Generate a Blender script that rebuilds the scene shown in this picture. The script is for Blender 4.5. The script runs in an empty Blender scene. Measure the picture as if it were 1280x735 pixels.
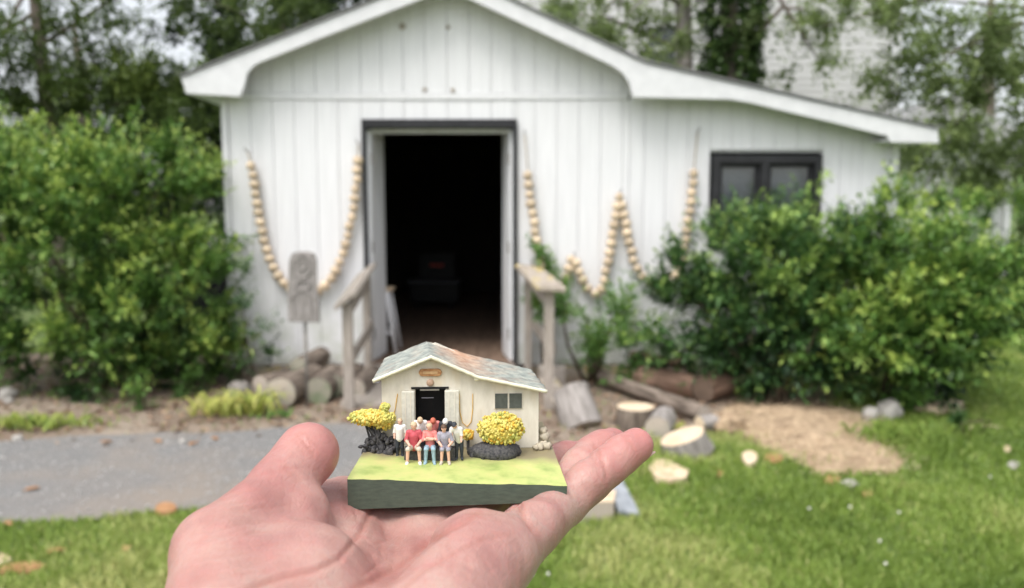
import bpy, bmesh, math, random
import numpy as np
from mathutils import Vector, Matrix, Euler, noise

random.seed(7)
RNG = np.random.default_rng(11)
S = bpy.context.scene
COL = S.collection
R = math.radians

# ------------------------------------------------------------ camera, world, sun, exposure
EYE = Vector((0.0, 0.0, 1.5))
PITCH = R(6.08)
FPX = 1000.0                                   # focal length in pixels of the 1280 px wide frame
cam_d = bpy.data.cameras.new('camera')
cam = bpy.data.objects.new('camera', cam_d)
COL.objects.link(cam)
cam.location = EYE
cam.rotation_euler = (R(90) - PITCH, 0, 0)
cam_d.sensor_width = 36.0
cam_d.lens = 36.0 * FPX / 1280.0
cam_d.clip_start = 0.01
cam_d.clip_end = 500.0
cam_d.dof.use_dof = True
cam_d.dof.focus_distance = 0.352
cam_d.dof.aperture_fstop = 10.2
S.camera = cam

SUN_EL, SUN_AZ = R(62), R(-150)                # azimuth from +Y, clockwise: behind the camera and to the left
world = bpy.data.worlds.new('World')
S.world = world
world.use_nodes = True
wn = world.node_tree
wn.nodes.clear()
w_sky = wn.nodes.new('ShaderNodeTexSky')
w_sky.sky_type = 'NISHITA'
w_sky.sun_disc = False
w_sky.sun_elevation = SUN_EL
w_sky.sun_rotation = SUN_AZ
w_sky.air_density = 1.0
w_sky.dust_density = 4.0
w_sky.ozone_density = 1.0
w_hsv = wn.nodes.new('ShaderNodeHueSaturation')
w_hsv.inputs['Saturation'].default_value = 0.24   # cloud cover: a pale, nearly neutral sky
w_bg = wn.nodes.new('ShaderNodeBackground')
w_bg.inputs['Strength'].default_value = 0.15
w_out = wn.nodes.new('ShaderNodeOutputWorld')
wn.links.new(w_sky.outputs[0], w_hsv.inputs['Color'])
wn.links.new(w_hsv.outputs[0], w_bg.inputs[0])
wn.links.new(w_bg.outputs[0], w_out.inputs[0])

sun_d = bpy.data.lights.new('sun', 'SUN')
sun_d.energy = 0.8
sun_d.angle = R(24)
sun_d.color = (1.0, 0.96, 0.9)
sun = bpy.data.objects.new('sun', sun_d)
COL.objects.link(sun)
sun_dir = Vector((math.sin(SUN_AZ) * math.cos(SUN_EL), math.cos(SUN_AZ) * math.cos(SUN_EL), math.sin(SUN_EL)))
sun.rotation_euler = sun_dir.to_track_quat('Z', 'Y').to_euler()

S.view_settings.view_transform = 'Standard'
S.view_settings.look = 'None'
S.view_settings.gamma = 1.0
S.view_settings.exposure = 0.93
S.cycles.use_denoising = True
S.cycles.max_bounces = 8
S.cycles.transparent_max_bounces = 8
S.cycles.sample_clamp_indirect = 8.0

# ------------------------------------------------------------ helpers
CP, SP = math.cos(PITCH), math.sin(PITCH)

def ray(u, v):
    x = (u - 640.0) / FPX
    y = -(v - 367.5) / FPX
    return Vector((x, CP + y * SP, -SP + y * CP))

def P(u, v, Y):
    """the point of the place at distance Y that the photograph shows at (u, v)"""
    d = ray(u, v)
    return EYE + d * (Y / d.y)

def G(u, v, z=0.0):
    d = ray(u, v)
    return EYE + d * ((z - EYE.z) / d.z)

MW = {}

def link(o, parent=None, local=None):
    COL.objects.link(o)
    m = local or Matrix.Identity(4)
    if parent is not None:
        o.parent = parent
        MW[o.name] = MW[parent.name] @ m
    else:
        MW[o.name] = m.copy()
    o.matrix_basis = m
    return o

def tag(o, label=None, cat=None, group=None, kind=None):
    if label: o['label'] = label
    if cat: o['category'] = cat
    if group: o['group'] = group
    if kind: o['kind'] = kind
    return o

def empty(name, loc, label=None, cat=None, group=None, rot=None):
    o = bpy.data.objects.new(name, None)
    o.empty_display_size = 0.1
    m = Matrix.Translation(Vector(loc))
    if rot is not None:
        m = m @ rot.to_4x4()
    link(o, None, m)
    return tag(o, label, cat, group)

class MB:
    """collects shapes; build() links them as one mesh object"""
    def __init__(s):
        s.v = []; s.f = []; s.mi = []
    def add(s, vs, fs, mi=0):
        n = len(s.v)
        s.v += [Vector(p) for p in vs]
        for f in fs:
            s.f.append([i + n for i in f]); s.mi.append(mi)
        return s
    def box(s, c, size, rot=None, mi=0):
        c = Vector(c); hx, hy, hz = [a / 2 for a in size]
        vs = [Vector((x, y, z)) for x in (-hx, hx) for y in (-hy, hy) for z in (-hz, hz)]
        if rot is not None: vs = [rot @ p for p in vs]
        return s.add([c + p for p in vs], [(0,1,3,2),(4,6,7,5),(0,4,5,1),(2,3,7,6),(0,2,6,4),(1,5,7,3)], mi)
    def prism(s, poly, y0, y1, mi=0):
        """outline in x, z swept from y0 (front) to y1"""
        n = len(poly)
        vs = [(p[0], y0, p[1]) for p in poly] + [(p[0], y1, p[1]) for p in poly]
        fs = [list(range(n)), list(range(2*n-1, n-1, -1))]
        fs += [(i, i+n, (i+1) % n + n, (i+1) % n) for i in range(n)]
        return s.add(vs, fs, mi)
    def tube(s, pts, rads, seg=8, cap=True, mi=0, jitter=0.0):
        pts = [Vector(p) for p in pts]
        if not hasattr(rads, '__len__'): rads = [rads] * len(pts)
        vs = []; fs = []
        ref = None
        for i, p in enumerate(pts):
            t = (pts[min(i+1, len(pts)-1)] - pts[max(i-1, 0)]).normalized()
            if ref is None:
                ref = Vector((0,0,1)) if abs(t.z) < .9 else Vector((1,0,0))
            a = t.cross(ref).normalized(); b = a.cross(t); ref = b
            for k in range(seg):
                an = 2 * math.pi * k / seg
                r = rads[i]
                if jitter: r *= 1 + jitter * noise.noise(Vector((math.cos(an)*2, math.sin(an)*2, i*.7 + p.x)))
                vs.append(p + (a * math.cos(an) + b * math.sin(an)) * r)
        for i in range(len(pts)-1):
            for k in range(seg):
                k2 = (k+1) % seg
                fs.append((i*seg+k, i*seg+k2, (i+1)*seg+k2, (i+1)*seg+k))
        if cap:
            fs.append(list(range(seg-1, -1, -1)))
            fs.append([(len(pts)-1)*seg+k for k in range(seg)])
        return s.add(vs, fs, mi)
    def ball(s, c, r, seg=10, rings=6, mi=0, squash=(1,1,1), rot=None, wob=0.0):
        c = Vector(c); vs = []; fs = []
        for i in range(rings+1):
            th = math.pi * i / rings
            for k in range(seg):
                ph = 2*math.pi*k/seg
                p = Vector((math.sin(th)*math.cos(ph), math.sin(th)*math.sin(ph), math.cos(th)))
                q = p * r
                if wob: q = q * (1 + wob * noise.noise(p*1.7 + c*7))
                q = Vector((q.x*squash[0], q.y*squash[1], q.z*squash[2]))
                if rot is not None: q = rot @ q
                vs.append(c + q)
        for i in range(rings):
            for k in range(seg):
                k2 = (k+1) % seg
                fs.append((i*seg+k, (i+1)*seg+k, (i+1)*seg+k2, i*seg+k2))
        return s.add(vs, fs, mi)
    def build(s, name, mats, parent=None, smooth=False, local=False, bevel=0.0):
        """local: the shapes are already in the parent's own space"""
        me = bpy.data.meshes.new(name)
        vs = s.v
        if parent is not None and not local:
            inv = MW[parent.name].inverted()
            vs = [inv @ p for p in vs]
        me.from_pydata([tuple(p) for p in vs], [], s.f)
        if not isinstance(mats, (list, tuple)): mats = [mats]
        for m in mats: me.materials.append(m)
        me.polygons.foreach_set('material_index', s.mi)
        if smooth: me.polygons.foreach_set('use_smooth', [True]*len(s.f))
        me.validate(); me.update()
        bm = bmesh.new(); bm.from_mesh(me)
        if smooth: bmesh.ops.remove_doubles(bm, verts=bm.verts, dist=1e-6)
        bmesh.ops.recalc_face_normals(bm, faces=bm.faces)
        if bevel:
            bmesh.ops.bevel(bm, geom=bm.edges[:], offset=bevel, segments=1, affect='EDGES', profile=.5)
        bm.to_mesh(me); bm.free()
        o = bpy.data.objects.new(name, me)
        return link(o, parent)

def np_mesh(name, V, F, mats, parent=None, attrs=None, smooth=False, nper=None, local=False, mi=None):
    """mesh object from arrays; F is n x 3 or n x 4; attrs: {name: per-vertex floats}"""
    V = np.asarray(V, dtype=np.float32); F = np.asarray(F, dtype=np.int32)
    if parent is not None and not local:
        inv = np.array(MW[parent.name].inverted(), dtype=np.float64)
        V = (V @ inv[:3, :3].T + inv[:3, 3]).astype(np.float32)
    me = bpy.data.meshes.new(name)
    k = F.shape[1]
    me.vertices.add(len(V)); me.vertices.foreach_set('co', V.ravel())
    me.loops.add(F.size); me.loops.foreach_set('vertex_index', F.ravel())
    me.polygons.add(len(F))
    me.polygons.foreach_set('loop_start', np.arange(len(F), dtype=np.int32) * k)
    if smooth: me.polygons.foreach_set('use_smooth', np.ones(len(F), dtype=bool))
    if not isinstance(mats, (list, tuple)): mats = [mats]
    for m in mats: me.materials.append(m)
    if mi is not None: me.polygons.foreach_set('material_index', np.asarray(mi, dtype=np.int32))
    me.update(calc_edges=True)
    for an, av in (attrs or {}).items():
        at = me.attributes.new(an, 'FLOAT', 'POINT')
        at.data.foreach_set('value', np.asarray(av, dtype=np.float32))
    o = bpy.data.objects.new(name, me)
    return link(o, parent)

# ------------------------------------------------------------ materials
class NT:
    def __init__(s, name):
        s.m = bpy.data.materials.new(name); s.m.use_nodes = True
        s.t = s.m.node_tree; s.n = s.t.nodes; s.l = s.t.links
        s.b = s.n['Principled BSDF']; s.out = s.n['Material Output']
    def node(s, typ, **kw):
        nd = s.n.new(typ)
        for k, v in kw.items():
            if k in nd.inputs: nd.inputs[k].default_value = v
            else: setattr(nd, k, v)
        return nd
    def coord(s, scale=(1,1,1), out='Object'):
        c = s.node('ShaderNodeTexCoord'); mp = s.node('ShaderNodeMapping')
        mp.inputs['Scale'].default_value = scale
        s.l.new(c.outputs[out], mp.inputs[0]); return mp.outputs[0]
    def noise(s, vec, scale, detail=4, rough=.55, dist=0):
        n = s.node('ShaderNodeTexNoise'); n.inputs['Scale'].default_value = scale
        n.inputs['Detail'].default_value = detail; n.inputs['Roughness'].default_value = rough
        n.inputs['Distortion'].default_value = dist
        if vec is not None: s.l.new(vec, n.inputs['Vector'])
        return n.outputs[0]
    def ramp(s, fac, stops):
        r = s.node('ShaderNodeValToRGB'); e = r.color_ramp.elements
        while len(e) < len(stops): e.new(.5)
        for i, (p, c) in enumerate(stops):
            e[i].position = p; e[i].color = c if len(c) == 4 else (*c, 1)
        s.l.new(fac, r.inputs[0]); return r.outputs[0]
    def mix(s, fac, a, b, mode='MIX'):
        m = s.node('ShaderNodeMix', data_type='RGBA', blend_type=mode)
        for sock, val in ((m.inputs[0], fac), (m.inputs[6], a), (m.inputs[7], b)):
            if isinstance(val, (int, float)): sock.default_value = val
            elif isinstance(val, (tuple, list)): sock.default_value = (*val[:3], 1)
            else: s.l.new(val, sock)
        return m.outputs[2]
    def math(s, op, a, b=0.0):
        m = s.node('ShaderNodeMath', operation=op)
        for i, val in enumerate((a, b)):
            if isinstance(val, (int, float)): m.inputs[i].default_value = val
            else: s.l.new(val, m.inputs[i])
        return m.outputs[0]
    def attr(s, name):
        a = s.node('ShaderNodeAttribute'); a.attribute_name = name; return a.outputs['Fac']
    def color(s, sock): s.l.new(sock, s.b.inputs['Base Color'])
    def rough(s, v): s.b.inputs['Roughness'].default_value = v
    def bump(s, h, strength=.3, dist=.01):
        b = s.node('ShaderNodeBump'); b.inputs['Strength'].default_value = strength
        b.inputs['Distance'].default_value = dist
        s.l.new(h, b.inputs['Height']); s.l.new(b.outputs[0], s.b.inputs['Normal'])

def mat_noise(name, c1, c2, scale=8, stretch=(1,1,1), rough=.7, bump=.2, bdist=.01, detail=5, lo=.35, hi=.65, spec=.3, c3=None, rnd=0.0):
    t = NT(name); v = t.coord(stretch)
    n = t.noise(v, scale, detail)
    stops = [(lo, c1), (hi, c2)]
    c = t.ramp(n, stops)
    if c3 is not None:
        n3 = t.noise(v, scale * .31, 3)
        c = t.mix(t.ramp(n3, [(.5, (0,0,0)), (.72, (1,1,1))]), c, c3)
    if rnd:
        oi = t.node('ShaderNodeObjectInfo')
        k = t.math('MULTIPLY_ADD', oi.outputs['Random'], rnd)
        k.node.inputs[2].default_value = 1 - rnd
        cb = t.node('ShaderNodeCombineColor')
        for i in range(3): t.l.new(k, cb.inputs[i])
        c = t.mix(1.0, c, cb.outputs[0], 'MULTIPLY')
    t.color(c); t.rough(rough)
    t.b.inputs['Specular IOR Level'].default_value = spec
    if bump: t.bump(n, bump, bdist)
    return t.m

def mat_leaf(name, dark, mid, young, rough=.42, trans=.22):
    """foliage: each leaf has its own tint (0 dark leaf, 1 pale leaf)"""
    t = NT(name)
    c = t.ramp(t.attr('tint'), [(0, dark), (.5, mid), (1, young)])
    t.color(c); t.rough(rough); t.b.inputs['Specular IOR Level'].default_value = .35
    tr = t.node('ShaderNodeBsdfTranslucent'); t.l.new(c, tr.inputs[0])
    ms = t.node('ShaderNodeMixShader'); ms.inputs[0].default_value = trans
    t.l.new(t.b.outputs[0], ms.inputs[1]); t.l.new(tr.outputs[0], ms.inputs[2])
    t.l.new(ms.outputs[0], t.out.inputs[0])
    return t.m

def mat_flat(name, c, rough=.6, spec=.4, metal=0.0):
    return mat_noise(name, tuple(x*.88 for x in c), tuple(min(1, x*1.08) for x in c), 30, rough=rough, bump=.05, spec=spec)

M = {}
def mat_siding():
    t = NT('white_paint'); v = t.coord((14,14,.6)); v1 = t.coord()
    n = t.noise(v, 3, 5); c = t.ramp(n, [(.3,(.69,.69,.71)), (.7,(.79,.79,.81))])
    # splash-back and algae low on the boards, and thin rust-grey runs
    sx = t.node('ShaderNodeSeparateXYZ'); t.l.new(v1, sx.inputs[0])
    low = t.ramp(sx.outputs[2], [(.05,(1,1,1)), (.85,(0,0,0))])
    nb = t.ramp(t.noise(v1, 5, 5, .65), [(.36,(0,0,0)), (.62,(1,1,1))])
    c = t.mix(t.math('MULTIPLY', t.math('MULTIPLY', low, nb), .8), c, (.42,.45,.35))
    runs = t.ramp(t.noise(t.coord((22,22,.35)), 2.2, 4, .6), [(.60,(0,0,0)), (.74,(1,1,1))])
    c = t.mix(t.math('MULTIPLY', runs, .38), c, (.52,.52,.50))
    t.color(c); t.rough(.55); t.bump(n, .12, .004); return t.m
M['white'] = mat_siding()
M['sheath'] = mat_noise('grooved_paint', (.66,.66,.67), (.74,.74,.75), 4, (8,8,.6), .7, .1, .004)
M['trim'] = mat_noise('trim_paint', (.64,.64,.66), (.71,.71,.73), 5, (2,2,2), .45, .08, .004)
M['doorwhite'] = mat_noise('door_paint', (.72,.73,.75), (.80,.81,.83), 4, (6,6,.7), .5, .1, .004, c3=(.64,.63,.61))
M['black'] = mat_noise('black_paint', (.018,.018,.02), (.03,.03,.034), 12, rough=.45, bump=.08)
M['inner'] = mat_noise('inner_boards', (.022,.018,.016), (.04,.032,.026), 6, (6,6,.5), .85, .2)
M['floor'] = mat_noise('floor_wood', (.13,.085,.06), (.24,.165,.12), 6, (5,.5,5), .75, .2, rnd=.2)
M['grey_wood'] = mat_noise('weathered_wood', (.27,.235,.20), (.44,.39,.345), 9, (6,6,.8), .85, .5, .004, rnd=.12, c3=(.34,.31,.28))
M['rail_wood'] = mat_noise('rail_wood', (.30,.255,.21), (.48,.42,.36), 8, (5,1,5), .85, .4, .004, c3=(.50,.40,.13))
M['carved'] = mat_noise('carved_wood', (.20,.185,.175), (.34,.315,.30), 10, (5,5,.9), .9, .5, .004)
M['float'] = mat_noise('float_wood', (.62,.47,.32), (.80,.66,.48), 14, (1,1,1), .6, .15, .003, rnd=.3)
M['rope'] = mat_noise('rope', (.25,.2,.14), (.4,.33,.24), 60, rough=.9, bump=.3)
M['bark'] = mat_noise('bark', (.10,.078,.062), (.27,.22,.18), 14, (2.2,2.2,.5), .9, .8, .012, rnd=.15)
M['greybark'] = mat_noise('grey_bark', (.20,.18,.165), (.38,.35,.33), 13, (2.2,2.2,.5), .9, .7, .012)
M['redbark'] = mat_noise('red_bark', (.14,.085,.06), (.34,.22,.16), 13, (2.2,2.2,.4), .9, .8, .012)
M['treebark'] = mat_noise('tree_bark', (.085,.07,.058), (.20,.17,.14), 8, (3,3,.6), .9, .8, .03)
M['stem'] = mat_noise('stem_bark', (.06,.045,.03), (.13,.10,.07), 10, (3,3,1), .9, .3)
M['chip'] = mat_noise('fresh_wood', (.60,.46,.31), (.76,.62,.46), 18, rough=.75, bump=.3, c3=(.46,.33,.21))
M['brownchip'] = mat_noise('brown_wood', (.28,.14,.06), (.45,.25,.13), 18, rough=.8, bump=.3)
M['stone'] = mat_noise('stone', (.30,.29,.28), (.50,.49,.47), 14, rough=.85, bump=.4)
M['palestone'] = mat_noise('pale_stone', (.28,.265,.24), (.42,.40,.37), 14, rough=.85, bump=.4)
M['darkstone'] = mat_noise('dark_stone', (.15,.135,.12), (.26,.24,.22), 14, rough=.85, bump=.4)
M['pale_roofing'] = mat_noise('pale_roofing', (.40,.40,.40), (.48,.48,.48), 30, rough=.8, bump=.2)
M['metal'] = mat_noise('grey_metal', (.14,.13,.12), (.26,.24,.22), 20, rough=.6, bump=.1)
M['roofing'] = mat_noise('asphalt_roofing', (.16,.16,.165), (.25,.25,.25), 40, rough=.9, bump=.4)

def mat_rings(name, c1, c2, c3):
    t = NT(name)
    v = t.coord((1,1,.05))
    w = t.node('ShaderNodeTexWave', wave_type='RINGS', rings_direction='Z')
    w.inputs['Scale'].default_value = 26; w.inputs['Distortion'].default_value = 2.2; w.inputs['Detail'].default_value = 3
    t.l.new(v, w.inputs[0])
    c = t.ramp(w.outputs['Fac'], [(.2, c1), (.8, c2)])
    n = t.noise(v, 6, 3)
    c = t.mix(t.ramp(n, [(.45, (0,0,0)), (.75, (1,1,1))]), c, c3)
    t.color(c); t.rough(.8); t.bump(w.outputs['Fac'], .12, .004)
    return t.m
M['cut'] = mat_rings('fresh_cut', (.66,.52,.36), (.76,.63,.47), (.56,.41,.27))
M['greycut'] = mat_rings('old_cut', (.36,.30,.25), (.48,.42,.36), (.30,.30,.24))
M['darkcut'] = mat_rings('dark_cut', (.13,.085,.06), (.20,.14,.10), (.10,.07,.05))
M['mosscut'] = mat_rings('mossy_cut', (.26,.26,.20), (.40,.36,.29), (.14,.21,.10))

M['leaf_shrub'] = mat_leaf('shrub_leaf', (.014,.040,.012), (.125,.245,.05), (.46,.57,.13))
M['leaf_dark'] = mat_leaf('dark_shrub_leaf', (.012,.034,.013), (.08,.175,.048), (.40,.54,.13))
M['leaf_tree'] = mat_leaf('tree_leaf', (.04,.065,.018), (.105,.16,.040), (.24,.31,.08), trans=.4)
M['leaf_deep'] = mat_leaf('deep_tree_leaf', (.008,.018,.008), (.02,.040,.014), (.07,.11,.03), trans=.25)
M['leaf_light'] = mat_leaf('light_tree_leaf', (.12,.17,.06), (.26,.34,.13), (.44,.52,.22), trans=.45)
M['leaf_ivy'] = mat_leaf('ivy_leaf', (.028,.055,.016), (.06,.11,.03), (.15,.22,.05))
M['leaf_weed'] = mat_leaf('weed_leaf', (.05,.12,.03), (.13,.26,.06), (.34,.45,.10))
M['leaf_lily'] = mat_leaf('lily_leaf', (.12,.20,.04), (.34,.40,.08), (.66,.60,.20))
M['leaf_litter'] = mat_leaf('dead_leaf', (.09,.055,.035), (.22,.14,.09), (.42,.30,.20), rough=.8, trans=.1)
M['chip_flake'] = mat_leaf('chip_flake', (.34,.24,.15), (.55,.42,.28), (.72,.60,.43), rough=.9, trans=.05)
M['grass'] = mat_leaf('grass_blade', (.09,.165,.022), (.27,.375,.075), (.62,.59,.26), rough=.5, trans=.35)

# ground
def mat_lawn():
    t = NT('lawn_soil'); v = t.coord()
    n1 = t.noise(v, 1.1, 4); n2 = t.noise(v, 30, 5)
    c = t.ramp(n1, [(.3, (.075,.14,.025)), (.7, (.14,.21,.05))])
    c = t.mix(t.ramp(n2, [(.4, (0,0,0)), (.7, (1,1,1))]), c, (.10,.105,.045))
    t.color(c); t.rough(.95); t.bump(n2, .6, .03); return t.m
def mat_drive():
    t = NT('worn_asphalt'); v = t.coord()
    n1 = t.noise(v, 60, 6, .7); n2 = t.noise(v, .9, 5, .6); n3 = t.noise(v, 240, 2)
    c = t.ramp(n1, [(.3, (.125,.122,.12)), (.7, (.235,.23,.225))])
    c = t.mix(t.ramp(n2, [(.44, (0,0,0)), (.66, (.85,.85,.85))]), c, (.245,.205,.17))
    c = t.mix(t.ramp(n3, [(.64, (0,0,0)), (.72, (1,1,1))]), c, (.40,.39,.38))
    t.color(c); t.rough(.92); t.bump(n1, .5, .008); return t.m
def mat_dirt():
    t = NT('bare_dirt'); v = t.coord()
    n1 = t.noise(v, 26, 6, .7); n2 = t.noise(v, 1.6, 4)
    c = t.ramp(n1, [(.3, (.12,.085,.06)), (.7, (.29,.22,.165))])
    c = t.mix(t.ramp(n2, [(.42, (0,0,0)), (.66, (1,1,1))]), c, (.31,.255,.20))
    t.color(c); t.rough(.95); t.bump(n1, .7, .02); return t.m
M['lawn'] = mat_lawn(); M['drive'] = mat_drive(); M['dirt'] = mat_dirt()
M['sawdust'] = mat_noise('sawdust', (.27,.19,.12), (.54,.41,.275), 30, detail=8, rough=.95, bump=.6, bdist=.02, c3=(.20,.14,.09))

M['dull_top'] = mat_flat('dull_steel', (.10,.105,.12))
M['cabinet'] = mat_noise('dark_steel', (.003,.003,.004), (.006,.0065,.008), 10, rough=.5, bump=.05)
M['redplate'] = mat_flat('red_plate', (.45,.06,.04))
M['bluestone'] = mat_noise('blue_grey_slate', (.22,.24,.26), (.36,.38,.41), 12, (1,1,1), .8, .3)
M['blind'] = mat_flat('grey_blind', (.55,.56,.58))
M['leaf_stalk'] = mat_flat('green_stalk', (.08,.16,.03))
M['petal'] = mat_flat('clover_petal', (.74,.74,.66))
def mat_glass():
    t = NT('window_pane')
    g = t.node('ShaderNodeBsdfGlossy'); g.inputs['Roughness'].default_value = .03; g.inputs['Color'].default_value = (1,1,1,1)
    tr = t.node('ShaderNodeBsdfTransparent'); tr.inputs[0].default_value = (.75,.78,.8,1)
    fr = t.node('ShaderNodeFresnel'); fr.inputs[0].default_value = 1.5
    ms = t.node('ShaderNodeMixShader')
    t.l.new(t.math('ADD', fr.outputs[0], .06), ms.inputs[0]); t.l.new(tr.outputs[0], ms.inputs[1]); t.l.new(g.outputs[0], ms.inputs[2])
    t.l.new(ms.outputs[0], t.out.inputs[0]); return t.m
M['glass2'] = mat_glass()
# ------------------------------------------------------------ the ground
def wobble(poly, step=.12, amp=.06, seed=0.0):
    out = []
    n = len(poly)
    for i in range(n):
        a = Vector(poly[i]).to_2d(); b = Vector(poly[(i+1) % n]).to_2d()
        k = max(1, int((b-a).length / step))
        nr = Vector((-(b-a).y, (b-a).x)).normalized()
        for j in range(k):
            p = a + (b-a) * (j / k)
            q = noise.noise(Vector((p.x*2.3, p.y*2.3, seed))) + .6*noise.noise(Vector((p.x*7, p.y*7, seed+5)))
            out.append(p + nr * q * amp)
    return out

def sheet(name, poly, z, m):
    b = MB(); b.add([(p[0], p[1], z) for p in poly], [list(range(len(poly)))])
    o = b.build(name, m)
    return tag(o, kind='structure')

def inside(px, py, poly):
    r = np.zeros(len(px), dtype=bool); n = len(poly)
    for i in range(n):
        x0, y0 = poly[i][0], poly[i][1]; x1, y1 = poly[(i+1) % n][0], poly[(i+1) % n][1]
        if y0 == y1: continue
        c = ((y0 > py) != (y1 > py)) & (px < (x1-x0) * (py-y0) / (y1-y0) + x0)
        r ^= c
    return r

sheet('lawn', [(-150,-60),(150,-60),(150,240),(-150,240)], 0.0, M['lawn'])
g2 = lambda u, v: G(u, v).to_2d()
DRIVE = wobble([(-9, 3.62), g2(0,656), g2(120,648), g2(230,641), g2(330,640), g2(430,640), g2(560,628), g2(640,600), g2(655,560), g2(600,528), g2(430,530), g2(260,541), g2(120,546), g2(0,552), (-9, 5.2)], .10, .07, 1)
DIRT = wobble([(-9, 4.9), g2(0,570), g2(300,570), g2(560,570), g2(690,585), g2(705,560), g2(760,548), g2(840,545), g2(900,540), g2(985,530), g2(1040,520), g2(1040,478), (3.1,7.5), (-3.2,8.2), (-9,8.2)], .10, .08, 2)
sheet('dirt_bed', DIRT, .004, M['dirt'])
sheet('driveway', DRIVE, .008, M['drive'])

# sawdust heap, a low uneven mound
SAW = wobble([g2(897,515), g2(930,508), g2(985,500), g2(1060,512), g2(1085,530), g2(1095,552), g2(1118,572), g2(1140,584), g2(1105,592), g2(1060,590), g2(1030,597), g2(985,575), g2(940,548), g2(905,535)], .06, .05, 3)
def sawdust():
    xs = [p[0] for p in SAW]; ys = [p[1] for p in SAW]
    gx = np.arange(min(xs)-.1, max(xs)+.1, .03); gy = np.arange(min(ys)-.1, max(ys)+.1, .03)
    X, Y = np.meshgrid(gx, gy, indexing='ij')
    pts = np.array([(p[0], p[1]) for p in SAW])
    d = np.full(X.shape, 9.0)
    for p, q in zip(pts, np.roll(pts, -1, axis=0)):
        e = q-p; L = (e@e)+1e-9
        t = np.clip(((X-p[0])*e[0]+(Y-p[1])*e[1])/L, 0, 1)
        d = np.minimum(d, np.hypot(X-p[0]-t*e[0], Y-p[1]-t*e[1]))
    ins = inside(X.ravel(), Y.ravel(), SAW).reshape(X.shape)
    d = np.where(ins, d, -d)
    nz = np.vectorize(lambda x, y: noise.fractal(Vector((x*4, y*4, 1.3)), 1.0, 2.0, 4))(X, Y)
    Z = np.clip(d, -.1, .5)*.16 + nz*.022 + .004
    nx, ny = X.shape
    idx = np.arange(nx*ny).reshape(nx, ny)
    keep = (d > -.05)
    k = keep[:-1,:-1] & keep[1:,:-1] & keep[1:,1:] & keep[:-1,1:]
    F = np.stack([idx[:-1,:-1][k], idx[1:,:-1][k], idx[1:,1:][k], idx[:-1,1:][k]], 1)
    V = np.stack([X.ravel(), Y.ravel(), Z.ravel()], 1)
    u, inv = np.unique(F, return_inverse=True)
    o = np_mesh('sawdust', V[u], inv.reshape(F.shape), M['sawdust'], smooth=True)
    tag(o, 'spread of pale sawdust on the grass under the right shrub', 'sawdust', kind='stuff')
sawdust()
def sawdust_chips():
    n = 9000
    c = SAW[RNG.integers(0, len(SAW))]
    k = RNG.integers(0, len(SAW), n); pts = np.array([(p[0],p[1]) for p in SAW])
    cen = pts.mean(0)
    p = pts[k] + (cen-pts[k])*(RNG.random((n,1))*.55) + RNG.normal(0,.075,(n,2))
    a = RNG.random(n)*6.28; ax = np.stack([np.cos(a), np.sin(a), RNG.normal(0,.25,n)], 1)
    pos = np.stack([p[:,0], p[:,1], .012+.045*RNG.random(n)], 1)
    ax = unit(ax); nr = unit(np.array([0,0,1.0])+RNG.normal(0,.5,(n,3)))
    V, F, T = leaves(pos, ax, nr, .005+.012*RNG.random(n), .6, RNG.random(n))
    tag(np_mesh('sawdust_chips', V, F, M['chip_flake'], None, {'tint': T}), 'loose pale chips strewn round the rim of the sawdust', 'wood chips', kind='stuff')

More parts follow.
